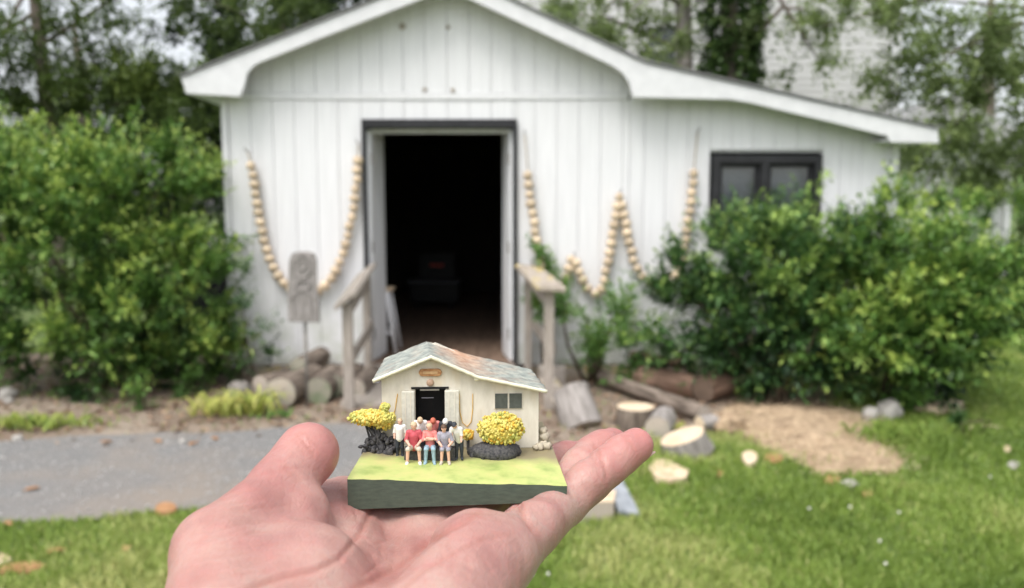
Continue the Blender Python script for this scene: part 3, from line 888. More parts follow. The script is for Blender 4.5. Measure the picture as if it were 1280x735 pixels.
# floor planks running back from the door
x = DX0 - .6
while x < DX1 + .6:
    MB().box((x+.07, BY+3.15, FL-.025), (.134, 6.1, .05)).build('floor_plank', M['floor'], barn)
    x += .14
MB().box(((DX0+DX1)/2, BY+.06, FL+.005), (DX1-DX0, .16, .03)).build('threshold', M['floor'], barn)

# roof: decks with shingles, soffits, rakes
def slope(name, pa, pb, ya, yb, th, m):
    n = Vector((-(pb[1]-pa[1]), 0, pb[0]-pa[0])).normalized()
    b = MB()
    q = [Vector((pa[0],0,pa[1])), Vector((pb[0],0,pb[1]))]
    b.prism([(q[0].x,q[0].z),(q[1].x,q[1].z),(q[1].x+n.x*th,q[1].z+n.z*th),(q[0].x+n.x*th,q[0].z+n.z*th)], ya, yb)
    return b.build(name, m, barn)
slope('roof', rA, rR, RY-.02, BACK+.25, .014, M['roofing'])
slope('roof', rR, rS, RY-.02, BACK+.25, .014, M['roofing'])
slope('roof', rS, rE, RY-.02, BACK+.25, .014, M['roofing'])
def deck(pa, pb, dz=.004, th=.03):
    MB().prism([(pa[0],pa[1]-dz),(pb[0],pb[1]-dz),(pb[0],pb[1]-dz-th),(pa[0],pa[1]-dz-th)], RY+.036, BACK+.2).build('roof_deck', M['trim'], barn)
deck(rA, rR); deck(rR, rS); deck(rS, rE)
def rake(px, name='rake_board'):
    MB().prism([B(u,v,RY) for u,v in px], RY, RY+.034).build(name, M['trim'], barn, bevel=.003)
rake([(226,97),(560,-35.5),(560,-14),(400,48),(330,76),(317,82),(309,92),(305,108),(300,121),(233,117)])
rake([(562,-35.5),(806,79),(1172,161.5),(1174,179),(1113,178),(1109,170),(1040,153),(985,140),(940,129),(915,124.5),(791,121.5),(787,104),(778,91),(765,82),(562,-13)])
# boxed eaves: soffit under the overhang and the fascia along the side
def soffit(px0, px1, v, nm='soffit'):
    x0, z = B(px0, v, RY); x1, _ = B(px1, v, RY)
    MB().box(((x0+x1)/2, (RY+.036+BACK)/2, z+.012), (x1-x0, BACK-RY-.04, .02)).build(nm, M['trim'], barn)
    return z
zs = soffit(231, 292, 116.5)
MB().box((rA[0]+.035, (RY+.036+BACK)/2, (rA[1]+zs)/2+.0), (.03, BACK-RY-.04, abs(rA[1]-zs)-.03)).build('eave_fascia', M['trim'], barn)
zs2 = soffit(1106, 1170, 177)
MB().box((rE[0]-.03, (RY+.036+BACK)/2, (rE[1]+zs2)/2), (.03, BACK-RY-.04, abs(rE[1]-zs2)-.02)).build('eave_fascia', M['trim'], barn)
# two small dark knots and nail plates above the door
for u, v, r in ((531,112,.022),(566,113,.022),(503,33,.03),(560,34,.02)):
    x, z = B(u, v)
    MB().ball((x, BY-.004, z), r, 10, 6, squash=(1,.2,1)).build('hook_plate', M['grey_wood'], barn, smooth=True)

# door frame (black) and white stops
fr = M['black']
xo0, xo1, zo = DX0-.03, DX1+.036, DZ+.07
MB().box(((xo0+DX0)/2, BY+.005, (zo+FL)/2), (DX0-xo0, .11, zo-FL)).build('door_jamb', fr, barn)
MB().box(((xo1+DX1)/2, BY+.005, (zo+FL)/2), (xo1-DX1, .11, zo-FL)).build('door_jamb', fr, barn)
MB().box(((xo0+xo1)/2, BY+.004, zo-.032), (xo1-xo0-.005, .10, .07)).build('door_head', fr, barn)
MB().box(((DX0+DX1)/2, BY+.1, DZ-.02), (DX1-DX0, .05, .035)).build('head_stop', M['doorwhite'], barn)
# leaves swung inward
def leaf(side):
    hx = DX0+.012 if side < 0 else DX1-.012
    ang = R(85) if side < 0 else R(82)
    w = (DX1-DX0)/2 - .16; th = .04
    root = MB()
    d = Vector((-side*math.cos(ang), math.sin(ang), 0)); n = Vector((d.y, -d.x, 0)) * (1 if side < 0 else -1)
    rot = Matrix((d, Vector((-d.y, d.x, 0)), Vector((0,0,1)))).transposed()
    h = DZ - FL - .03
    c = Vector((hx, BY+.03, FL+.015)) + d*(w/2)
    root.box(c + Vector((0,0,h/2)), (w, th, h), rot)
    o = root.build('door', M['doorwhite'], barn)
    inn = Vector((d.y, -d.x, 0)); inn = inn if inn.x*(-side) > 0 else -inn
    for z in (.25, h/2, h-.25):
        MB().tube([c - d*(w/2) + inn*(th/2+.008) + Vector((0,0,z-.05)), c - d*(w/2) + inn*(th/2+.008) + Vector((0,0,z+.05))], .008, 6).build('hinge', M['metal'], o)
    return o
leaf(-1); leaf(1)

# window
wf = MB()
cx, cz = (WX0+WX1)/2, (WZ0+WZ1)/2; hw, hh = (WX1-WX0)/2, (WZ1-WZ0)/2
wroot = MB()
for s in (-1,1):
    wroot.box((cx+s*(hw-.03), BY+.0, cz), (.06,.1,2*hh)); wroot.box((cx, BY+.002, cz+s*(hh-.035)), (2*hw-.12,.096,.07))
wroot.box((cx-.02, BY+.004, cz), (.07,.09,2*hh-.14))
wo = wroot.build('window', fr, barn)
for s in (-1,1):
    xa = cx-.02+.035 if s > 0 else cx-hw+.06; xb = cx+hw-.06 if s > 0 else cx-.02-.035
    sm = MB()
    for x_ in (xa+.018, xb-.018): sm.box((x_, BY+.025, cz), (.036,.04,2*hh-.142))
    for z_ in (cz-hh+.07+.018, cz+hh-.07-.018): sm.box(((xa+xb)/2, BY+.026, z_), (xb-xa-.072,.038,.036))
    sm.build('sash', fr, wo)
    MB().box(((xa+xb)/2, BY+.03, cz), (xb-xa-.07,.006,2*hh-.21)).build('pane', M['glass2'], wo)
MB().box((cx, BY+.12, cz), (2*hw+.06,.01,2*hh)).build('blind', M['blind'], wo)

# ------------------------------------------------------------ things inside the doorway
def stool():
    c = P(474, 434, 7.80); c.z = FL
    e = empty('stool', c, 'wooden-topped stool with white legs just inside the doorway', 'stool')
    sb = MB(); sb.tube([c+Vector((0,0,.60)), c+Vector((0,0,.635))], [.155,.165], 20); sb.build('seat', M['float'], e, bevel=.004)
    for sx in (-1,1):
        for sy in (-1,1):
            MB().tube([c+Vector((sx*.19,sy*.17,0)), c+Vector((sx*.10,sy*.10,.60))], [.017,.021], 8).build('leg', M['trim'], e, smooth=True)
    for sx, sy in ((0,1),(0,-1)):
        MB().tube([c+Vector((-.16,sy*.145,.2)), c+Vector((.16,sy*.145,.2))], .012, 8).build('rung', M['trim'], e)
    for sx in (-1,1):
        MB().tube([c+Vector((sx*.155,-.14,.26)), c+Vector((sx*.155,.14,.26))], .012, 8).build('rung', M['trim'], e)
stool()
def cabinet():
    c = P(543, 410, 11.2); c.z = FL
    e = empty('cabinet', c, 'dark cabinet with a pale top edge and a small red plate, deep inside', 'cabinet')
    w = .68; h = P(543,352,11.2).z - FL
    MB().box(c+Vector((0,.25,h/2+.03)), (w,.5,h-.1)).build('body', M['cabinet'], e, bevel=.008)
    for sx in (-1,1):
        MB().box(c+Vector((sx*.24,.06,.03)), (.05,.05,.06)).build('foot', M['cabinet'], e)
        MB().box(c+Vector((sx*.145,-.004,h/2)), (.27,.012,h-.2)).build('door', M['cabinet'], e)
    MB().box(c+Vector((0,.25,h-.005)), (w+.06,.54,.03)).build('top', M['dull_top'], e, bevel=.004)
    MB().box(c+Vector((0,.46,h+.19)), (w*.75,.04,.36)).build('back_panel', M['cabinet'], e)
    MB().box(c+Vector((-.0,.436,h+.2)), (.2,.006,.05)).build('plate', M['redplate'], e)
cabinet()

# ------------------------------------------------------------ ramp and handrails
def ramp():
    e = empty('ramp', (-.6, 6.5, 0), 'worn plank ramp leading up to the open barn door', 'ramp')
    y0, y1 = 5.95, BY-.02
    n = 9
    for k in range(n):
        ya = y0 + (y1-y0)*k/n; yb = y0 + (y1-y0)*(k+1)/n - .008
        za, zb = .03+(FL-.03)*(ya-y0)/(y1-y0), .03+(FL-.03)*(yb-y0)/(y1-y0)
        b = MB(); xa, xb = DX0-.02, DX1+.02
        b.add([(xa,ya,za-.03),(xb,ya,za-.03),(xb,yb,zb-.03),(xa,yb,zb-.03),(xa,ya,za),(xb,ya,za),(xb,yb,zb),(xa,yb,zb)],
              [(0,1,2,3),(4,5,6,7),(0,1,5,4),(1,2,6,5),(2,3,7,6),(3,0,4,7)])
        b.build('plank', M['grey_wood'], e)
    for x in (DX0+.02, DX1-.02):
        MB().add([(x-.02,y0+.05,0),(x+.02,y0+.05,0),(x+.02,y1,0),(x-.02,y1,0),(x-.02,y0+.05,.01),(x+.02,y0+.05,.01),(x+.02,y1,FL-.035),(x-.02,y1,FL-.035)],
              [(0,1,2,3),(4,5,6,7),(0,1,5,4),(1,2,6,5),(2,3,7,6),(3,0,4,7)]).build('stringer', M['grey_wood'], e)
ramp()
def plank_between(mb, a, b, w, th, up=Vector((0,0,1))):
    a, b = Vector(a), Vector(b); d = (b-a); L = d.length; d.normalize()
    s = d.cross(up).normalized(); u = s.cross(d)
    rot = Matrix((s, d, u)).transposed()
    return mb.box((a+b)/2, (w, L, th), rot)
def handrail(label, front, back, ztop, zback, topw, tilt, mtop):
    f, k = Vector(front), Vector(back)
    e = empty('handrail', f, label, 'handrail')
    for q, w, h in ((f,.075,ztop-.03), (k,.065,zback-.03)):
        MB().box(Vector((q.x,q.y,h/2-.03)), (w,.05,h+.06)).build('post', M['grey_wood'], e, bevel=.004)
    d = (k-f).normalized()
    up = Vector((tilt,-.25,1)).normalized()
    plank_between(MB(), f+Vector((0,0,ztop))-d*.10, k+Vector((0,0,zback))+d*.06, topw, .035, up).build('rail', mtop, e, bevel=.004)
    plank_between(MB(), f+Vector((.0,0,ztop-.1)), k+Vector((.0,0,zback-.1)), .03, .10).build('apron', M['grey_wood'], e, bevel=.003)
    plank_between(MB(), f+Vector((.04,0,ztop*.5)), k+Vector((.04,0,zback*.5)), .025, .09).build('mid_rail', M['grey_wood'], e, bevel=.003)
lf = G(437,513); lb = Vector((P(458,350,7.02).x, 7.02, 0))
handrail('grey wooden handrail left of the barn door', lf, lb, P(432,374,lf.y).z, P(455,338,7.02).z, .20, -.75, M['grey_wood'])
rf = Vector((P(686,430,5.9).x, 5.9, 0)); rb = Vector((P(660,390,7.0).x, 7.0, 0))
handrail('lichen-topped wooden handrail right of the barn door', rf, rb, P(684,360,5.9).z, P(660,334,7.0).z, .22, .10, M['rail_wood'])

# ------------------------------------------------------------ carved board on a pole
def carved_sign():
    g = G(380,511); y = g.y
    e = empty('carved_board', g, 'weathered grey board carved with a simple face, standing on a thin metal pole', 'carving')
    q = lambda u, v: (P(u,v,y).x, P(u,v,y).z)
    outline = [(361,402),(360,375),(361,345),(362,326),(365,317),(373,314.5),(385,314.5),(393,317),(396,326),(396,345),(397,362),(399,380),(399,403)]
    MB().prism([q(*p) for p in outline], y-.018, y+.018).build('board', M['carved'], e, bevel=.004)
    # raised carving: an oval ring, a brow, a mouth, shoulder bows
    def ring(cu, cv, ru, rv, r, nm, a0=0, a1=360, m='carved'):
        pts = []
        for k in range(25):
            a = R(a0+(a1-a0)*k/24)
            x, z = q(cu+ru*math.cos(a), cv-rv*math.sin(a)); pts.append((x, y-.020, z))
        MB().tube(pts, r, 6).build(nm, M[m], e, smooth=True)
    ring(379,333,11,14,.010,'face_ring')
    ring(379,331,4.5,6,.009,'nose')
    ring(379,356,9,6,.010,'mouth')
    ring(379,380,15,16,.008,'shoulder', 20, 160)
    for u in (368,379,390):
        x0,z0 = q(u,372); x1,z1 = q(u+.5,399)
        MB().tube([(x0,y-.018,z0),(x1,y-.018,z1)], .006, 5).build('groove_ridge', M['carved'], e)
    MB().tube([(P(380,400,y).x, y+.028, -.03), (P(380,400,y).x, y+.028, P(380,385,y).z)], .013, 8).build('pole', M['metal'], e, smooth=True)
carved_sign()

# ------------------------------------------------------------ float garlands on the siding
def catmull(pts, n=40):
    out = []
    P_ = [pts[0]] + pts + [pts[-1]]
    for i in range(1, len(P_)-2):
        p0,p1,p2,p3 = P_[i-1:i+3]
        for k in range(n):
            t = k/n
            out.append(.5*((2*p1)+(-p0+p2)*t+(2*p0-5*p1+4*p2-p3)*t*t+(-p0+3*p1-3*p2+p3)*t**3))
    out.append(pts[-1]); return out
float_mesh = {}
def garland(label, px, ends, nails):
    y = BY - .062
    pts = [P(u, v, y) for u, v in px]
    line = catmull(pts)
    e = empty('float_garland', line[0], label, 'garland', 'garlands of wooden floats on the barn wall')
    rope = [P(*ends[0], BY-.03)] + line[::6] + [line[-1], P(*ends[1], BY-.03)]
    MB().tube(rope, .006, 6).build('rope', M['rope'], e, smooth=True)
    for u, v in nails:
        q = P(u, v, BY)
        MB().tube([q+Vector((0,.02,-.004)), q+Vector((0,-.085,.006)), q+Vector((0,-.088,.03))], [.005,.005,.004], 6).build('hook', M['metal'], e, smooth=True)
    acc = 0.0; nxt = .03; prev = line[0]
    for p in line[1:]:
        L = (p-prev).length
        while acc + L >= nxt:
            c = prev.lerp(p, (nxt-acc)/L); d = (p-prev).normalized()
            if 'm' not in float_mesh:
                prof = [(.0,-.037),(.020,-.036),(.032,-.026),(.037,-.010),(.037,.010),(.032,.026),(.020,.036),(.0,.037)]
                V, F = [], []; seg = 12
                for r_, z_ in prof:
                    for k in range(seg):
                        a = 2*math.pi*k/seg; V.append((r_*math.cos(a), r_*math.sin(a), z_))
                for i in range(len(prof)-1):
                    for k in range(seg):
                        k2 = (k+1) % seg; F.append((i*seg+k, i*seg+k2, (i+1)*seg+k2, (i+1)*seg+k))
                b = MB(); b.add(V, F); o = b.build('float', M['float'], e, smooth=True, local=True); float_mesh['m'] = o.data
            else:
                o = bpy.data.objects.new('float', float_mesh['m']); link(o, e)
            q = d.to_track_quat('Z', 'Y').to_matrix().to_4x4()
            s = random.uniform(.98,1.26)
            m = MW[e.name].inverted() @ Matrix.Translation(c + Vector((random.uniform(-.006,.006), random.uniform(-.004,.004), 0))) @ q @ Matrix.Diagonal((s, s, random.uniform(.86,1.1), 1))
            o.matrix_basis = m; MW[o.name] = MW[e.name] @ m
            nxt += .083
        acc += L; prev = p
garland('long U of pale wooden floats behind the carved board, left of the door',
    [(313,203),(316,222),(322,256),(328,290),(337,322),(350,348),(364,361),(382,367),(400,362),(415,346),(428,318),(437,285),(443,250),(446,222),(447,197)], [(310,190),(448,180)], [(310,189),(448,179)])
garland('zigzag of pale wooden floats sagging between nails, right of the door',
    [(660,215),(663,245),(667,275),(672,310),(684,345),(700,358),(710,340),(717,322),(724,338),(736,362),(750,366),(757,342),(765,300),(770,270),(775,246),(780,268),(786,300),(795,332),(808,350),(826,354),(843,345),(853,322),(860,285),(865,245),(867,215)], [(656,168),(872,165)], [(656,167),(872,164),(717,318),(775,240)])
# ------------------------------------------------------------ logs, stumps, offcuts
def log(name, label, a, b, ra, rb, bark='bark', cut='cut', seg=28, rough=.07, group=None, cat='log'):
    a, b = Vector(a), Vector(b); d = b-a; L = d.length
    rot = d.to_track_quat('Z', 'Y').to_matrix()
    e = empty(name, a, label, cat, group, rot)
    n = 9; V, F = [], []; sd = random.uniform(0, 99)
    for i in range(n):
        t = i/(n-1); r0 = ra+(rb-ra)*t
        for k in range(seg):
            an = 2*math.pi*k/seg
            w = 1 + rough*noise.noise(Vector((math.cos(an)*1.2, math.sin(an)*1.2, t*1.1+sd))) + rough*.55*noise.noise(Vector((math.cos(an)*6, math.sin(an)*6, t*2+sd)))
            V.append((r0*w*math.cos(an), r0*w*math.sin(an), t*L))
    for i in range(n-1):
        for k in range(seg):
            k2 = (k+1) % seg; F.append((i*seg+k, i*seg+k2, (i+1)*seg+k2, (i+1)*seg+k))
    MB().add(V, F).build('bark', M[bark], e, smooth=True, local=True)
    for i, s in ((0,-1),(n-1,1)):
        ringv = [Vector(V[i*seg+k]) for k in range(seg)]
        ctr = Vector((0,0,ringv[0].z))
        vs = [ctr + Vector((0,0,s*.003))] + [ctr+(p-ctr)*.5+Vector((0,0,s*.002)) for p in ringv] + [ctr+(p-ctr)*.97 for p in ringv]
        fs = [(0,1+k,1+(k+1)%seg) for k in range(seg)] + [(1+k,1+seg+k,1+seg+(k+1)%seg,1+(k+1)%seg) for k in range(seg)]
        MB().add(vs, fs).build('cut_face', M[cut], e, local=True)
    return e
def up_stump(label, u, v_top, v_bot, ru, tilt=(0,0), name='stump', bark='bark', cut='cut', taper=1.06, **k):
    g = G(u, v_bot); r = ru*(g.y)/FPX
    g.y += r*.85
    zt = P(u, v_top, g.y).z
    return log(name, label, (g.x, g.y, -.02), (g.x+tilt[0], g.y+tilt[1], zt), r*taper, r, bark, cut, cat='stump', **k)

up_stump('upright sawn stump with a pale round top beside the leaning grey log', 797, 508, 540, 25)
up_stump('leaning grey-barked log block by the handrail post', 731, 494, 538, 25, tilt=(-.08,.16), name='log', bark='greybark', cut='greycut', taper=1.05)
up_stump('low wide stump with ridged pale bark and a clean cut top, nearest the grass', 868, 545, 573, 31, tilt=(-.05,-.0), bark='greybark')
g = G(822,552); log('log', 'short log end resting between the two sawn stumps', (g.x, g.y+.02, .075), (g.x+.10, g.y+.30, .075), .085, .085, 'greybark', 'greycut')
a = G(752,485); b = G(882,532); log('log', 'long slender grey pole lying from the weeds to the grass', (a.x,a.y,.10), (b.x,b.y+.05,.065), .05, .065, 'bark', 'greycut')
a = G(800,492); b = G(872,502); log('log', 'reddish twisted log lying behind the long pole', (a.x,a.y+.1,.11), (b.x,b.y+.1,.10), .10, .085, 'redbark', 'greycut', rough=.22)
a = G(792,478); b = G(862,488); log('log', 'thin reddish limb on top of the twisted log', (a.x,a.y+.15,.20), (b.x,b.y+.1,.20), .05, .045, 'redbark', 'greycut', rough=.2)
a = G(882,508); b = G(918,505); log('log', 'dark brown log under the edge of the window shrub', (a.x,a.y+.1,.11), (b.x,b.y+.25,.11), .10, .095, 'redbark', 'darkcut')
a = G(884,540); log('log', 'short pale split log at the end of the long pole', (a.x-.05,a.y+.02,.05), (a.x+.17,a.y+.12,.05), .055, .05, 'greybark', 'cut')
# logs heaped against the wall left of the door
LG = 'logs heaped under the siding left of the door'
def heap(u, v, rpx, lab, bark='bark', cut='greycut', yaw=.1, L=.55, lift=0):
    g = G(u, v+rpx); r = rpx*g.y/FPX
    log('log', lab, (g.x, g.y, r+lift), (g.x+yaw*L, g.y+L, r+lift), r, r*.97, bark, cut, group=LG)
heap(352,490,20,'pale-ended log under the siding, left of the carved board\'s pole', 'bark', 'greycut', .2)
heap(398,488,17,'moss-green ended log between the sign pole and the left handrail', 'bark', 'mosscut', 0)
heap(418,482,15,'dark mossy log against the left handrail post', 'bark', 'mosscut', .1)
heap(326,482,14,'brown log lying half behind the pale-ended log', 'bark', 'greycut', .5)
heap(375,474,13,'small dark log on top between the pale and the moss-green log ends', 'bark', 'mosscut', .1, lift=.10)
heap(444,486,14,'dark log end just left of the ramp', 'bark', 'greycut', .1)

def lump(name, label, cat, u, v, ru, rz, m, wob=.35, depth=1.0, group=None, rotz=0.0):
    g = G(u, v); r = ru*g.y/FPX; z = rz*g.y/FPX
    b = MB(); b.ball((g.x, g.y+r*depth*.6, z*.55), r, 16, 9, squash=(1, depth, z/r), wob=wob*1.5)
    o = b.build(name, M[m], None, smooth=True)
    return tag(o, label, cat, group)
lump('stone', 'grey stone at the foot of the siding below the loose branch', 'stone', 298,500,14,14,'darkstone', .4)
lump('stone', 'pale stone on the grass just below the sawdust', 'stone', 1065,612,11,7,'palestone', .4)
lump('stone', 'pale boulder behind the bright shrub\'s right foot', 'stone', 1164,498,15,20,'palestone', .4)
lump('stone', 'pale block under the right shrub at the top of the sawdust', 'stone', 1116,524,15,14,'palestone', .3)
lump('stone', 'rounded pale stone left of the pale block', 'stone', 1090,527,10,12,'palestone', .3)
lump('sawdust_clod', 'small brown mound at the left end of the sawdust', 'mound', 912,540,22,14,'sawdust', .3)

def slab(name, label, cat, pts, th, m, lift=0.0, group=None):
    """flat offcut: outline given on the ground"""
    q = [G(u, v) for u, v in pts]
    b = MB(); n = len(q)
    vs = [(p.x, p.y, .004+lift) for p in q] + [(p.x, p.y, .004+lift+th*(1+.3*noise.noise(p*9))) for p in q]
    b.add(vs, [list(range(n-1,-1,-1)), list(range(n,2*n))] + [(i,(i+1)%n,(i+1)%n+n,i+n) for i in range(n)])
    o = b.build(name, M[m], None, bevel=.003)
    return tag(o, label, cat, group)
def oval(u, v, ru, rv, n=14, w=.12, seed=0):
    return [(u+ru*math.cos(2*math.pi*k/n)*(1+w*noise.noise(Vector((k*.9,seed,0)))), v+rv*math.sin(2*math.pi*k/n)*(1+w*noise.noise(Vector((k*.9,seed,3))))) for k in range(n)]
slab('wood_slab', 'pale wedge of sawn wood lying flat on the grass by the fingertips', 'offcut', [(811,592),(818,582),(832,582),(846,588),(861,596),(858,604),(838,608),(820,604)], .035, 'chip')
slab('wood_slice', 'small round orange-tan wood slice on the grass', 'offcut', oval(937,579,9.5,8,seed=2), .04, 'chip')
slab('bark_chip', 'brown bark chip right of the round wood slice', 'bark chip', oval(967,576,12,5.5,seed=3), .02, 'brownchip')
slab('bark_chip', 'brown chip beside the pale stone on the grass', 'bark chip', oval(1040,603,10,4.5,seed=4), .02, 'brownchip')
slab('bark_chip', 'tan chip far out on the right-hand lawn', 'bark chip', oval(1258,565,5,4,seed=5), .02, 'chip')
slab('wood_chip', 'flat greyish chip on the right-hand lawn below the tan one', 'wood chip', oval(1266,585,8,4,seed=6), .02, 'palestone')
slab('bark_chip', 'small dark brown chip in the grass below the pale stone', 'bark chip', oval(1085,622,8,4,seed=7), .02, 'brownchip')
slab('bark_chip', 'dark brown chip left of the round wood slice', 'bark chip', oval(898,595,7,4,seed=8), .02, 'brownchip')
slab('plank', 'long pale plank lying behind the bright shrub on the right', 'plank', [(1143,517),(1148,507),(1203,508),(1206,517),(1190,521)], .05, 'chip')
slab('bark_strip', 'curled brown bark strip on the grass at the bottom left', 'bark strip', [(0,716),(20,709),(45,708),(58,712),(40,719),(14,720),(0,722)], .02, 'brownchip')
slab('bark_strip', 'shorter tan bark piece above the curled strip', 'bark strip', [(-6,712),(0,698),(12,700),(16,706),(4,711)], .025, 'chip')
slab('bark_chip', 'brown chip at the driveway edge near the palm', 'bark chip', oval(208,642,14,6,seed=9), .03, 'brownchip')
a = G(697,690); MB_ = MB(); MB_.tube([a+Vector((-.03,0,.02)), a+Vector((0,.08,.05)), a+Vector((-.06,.2,.03))], [.012,.016,.01], 7, jitter=.3)
tag(MB_.build('stick', M['brownchip'], None, smooth=True), 'short reddish-brown stick in the grass below the little finger', 'stick')
a = G(1240,540); pts = [a+Vector((.13*math.cos(t)-.0, .10*math.sin(t)*1.2, .012)) for t in np.linspace(.5,2.9,9)]
MB_ = MB(); MB_.tube(pts, .008, 6); tag(MB_.build('twig', M['chip'], None, smooth=True), 'pale curved twig on the right-hand lawn', 'twig')
# split block with a grey slab leaning on it, near the fingers
def split_block():
    g = G(742,652)
    e = empty('wood_block', g, 'split block of wood with a clean pale top beside the leaning grey slab', 'block')
    b = MB(); x0,x1 = P(722,640,g.y).x, P(768,640,g.y).x; h = P(745,630,g.y).z
    poly = [(x0,g.y),(x1,g.y+.02),(x1+.03,g.y+.18),(x0+.05,g.y+.22)]
    b.add([(p[0],p[1],-.01) for p in poly]+[(p[0],p[1],h) for p in poly], [(0,1,2,3),(0,1,5,4),(1,2,6,5),(2,3,7,6),(3,0,4,7)]); b.build('side', M['greycut'], e, bevel=.004)
    MB().add([(p[0],p[1],h+.001) for p in poly]+[(p[0],p[1],h+.006) for p in poly], [(3,2,1,0),(4,5,6,7),(0,1,5,4),(1,2,6,5),(2,3,7,6),(3,0,4,7)]).build('cut_face', M['chip'], e)
    a, c = G(789,648), G(752,622)
    s = MB(); plank_between(s, Vector((a.x-.01,a.y-.02,.03)), Vector((c.x+.03,c.y+.14,.135)), .11, .025, Vector((.35,-.3,1)))
    tag(s.build('slate_slab', M['bluestone'], None, bevel=.004), 'blue-grey slab leaning against the split wood block', 'slab')
split_block()
# plank resting by the ramp, right behind the little house
a, b = P(712,548,5.55), P(684,498,6.4)
s = MB(); plank_between(s, Vector((a.x,a.y,.05)), Vector((b.x,b.y,.12)), .14, .035, Vector((0,0,1)))
tag(s.build('plank', M['rail_wood'], None, bevel=.003), 'loose weathered plank lying down from the handrail post', 'plank')
g = G(696,500); s = MB(); s.box((g.x-.02,g.y+.35,.10), (.22,.16,.2)); tag(s.build('step_block', M['grey_wood'], None, bevel=.006), 'grey timber block beneath the right handrail', 'block')

# small round clover heads, each its own
CG = 'white clover heads in the lawn'
clabs = ['white clover head below the pale stone on the grass', 'white clover head lowest on the right-hand lawn', 'white clover head nearest the heel of the hand', 'white clover head just right of the one nearest the heel of the hand',
         'white clover head alone in the middle of the right-hand lawn', 'white clover head right of the one below the pale stone', 'white clover head farthest right, near the flat greyish chip', 'white clover head left of the one below the pale stone']
for i, (u, v) in enumerate([(1061,646),(1105,719),(663,733),(684,732),(1098,690),(1122,653),(1236,607),(1010,648)]):
    g = G(u, v); b = MB()
    b.tube([g, g+Vector((.004,0,.045))], .0018, 5)
    o = b.build('stalk', M['leaf_stalk'], None)
    e = empty('clover_flower', g, clabs[i], 'flower', CG)
    o.parent = e; o.matrix_basis = Matrix.Translation(-g)
    b = MB(); b.ball(g+Vector((.004,0,.05)), .0065, 10, 7, wob=.3); b.build('head', M['petal'], e, smooth=True)
# fallen leaves on the drive
labs = ['rust-brown fallen leaf at the drive\'s back edge below the yellow clump','small rust leaf on the drive left of the thumb','orange-brown leaf on gravel near the thumb','dull brown leaf by the weedy bank',
        'curled tan leaf in the middle of the drive','brown leaf on the grass at lower left','little pale leaf in the left foreground grass','dead leaf lying on the drive at far left']
for (u, v), l in zip([(132,553),(197,552),(242,555),(268,549),(40,612),(158,688),(70,690),(10,655)], labs):
    g = G(u, v, .012); a = random.uniform(0,6.28); s = .035
    pr = [(1.3,0),(.5,.45),(-.5,.5),(-1.1,.12),(-1.1,-.12),(-.5,-.5),(.5,-.45)]
    top = [(g.x+s*(x*math.cos(a)-y*math.sin(a)), g.y+s*(x*math.sin(a)+y*math.cos(a)), .014+s*.45*abs(y)+.004*random.random()) for x, y in pr]
    n = len(top); b = MB(); b.add([(p[0],p[1],p[2]-.0012) for p in top]+top, [list(range(n-1,-1,-1)), list(range(n,2*n))]+[(i,(i+1)%n,(i+1)%n+n,i+n) for i in range(n)])
    tag(b.build('fallen_leaf', M['brownchip'], None), l, 'leaf', 'fallen leaves on the drive and grass')

# pale pebbles lying singly on the drive
for u, v, r, l in ((20,553,7,'pale pebble at the far left of the drive'), (228,556,6,'pale pebble on the drive near the thumb'), (6,500,12,'pink-grey stone at the left edge of the bare dirt'), (8,505,6,'small stone in front of the pink-grey stone')):
    lump('pebble', l, 'pebble', u, v, r, r*.8, 'palestone', .3)
# litter and gravel
def litter():
    n = 5200
    y = 4.9+RNG.random(n)*3.0; x = -5.5+RNG.random(n)*8.6
    k = inside(x, y, DIRT) & ~(inside(x, y, DRIVE) & (RNG.random(n) > .12)) & ~((y > BY-.15) & (x > XL) & (x < XR)) & ~inside(x, y, SAW)
    x, y = x[k], y[k]; n = len(x)
    pos = np.stack([x, y, .008+.02*RNG.random(n)], 1)
    a = RNG.random(n)*6.28
    ax = np.stack([np.cos(a), np.sin(a), RNG.normal(0,.15,n)], 1)
    nr = unit(np.array([0,0,1.0])+RNG.normal(0,.4,(n,3)))
    V, F, T = leaves(pos, unit(ax), nr, .03+.05*RNG.random(n), .45, RNG.random(n))
    tag(np_mesh('leaf_litter', V, F, M['leaf_litter'], None, {'tint': T}), 'brown leaf litter and wood scraps on the bare dirt', 'leaf litter', kind='stuff')
    n = 6000
    y = 3.6+RNG.random(n)*2.4; x = -4.2+RNG.random(n)*4.6
    k = inside(x, y, DRIVE); x, y = x[k], y[k]; n = len(x)
    r = .004+.007*RNG.random(n)**2
    O = np.array([(1,0,0),(0,1,0),(-1,0,0),(0,-1,0),(0,0,1),(0,0,-1)], float)
    V = (np.stack([x, y, .009+r*.4], 1)[:, None, :] + O[None]*r[:, None, None]*RNG.uniform(.7,1.2,(n,6,1))).reshape(-1,3)
    f = np.array([(0,1,4),(1,2,4),(2,3,4),(3,0,4),(1,0,5),(2,1,5),(3,2,5),(0,3,5)])
    F = (f[None]+(np.arange(n)*6)[:, None, None]).reshape(-1,3)
    tag(np_mesh('gravel', V, F, M['stone'], None), 'loose gravel scattered over the worn asphalt', 'gravel', kind='stuff')
litter()
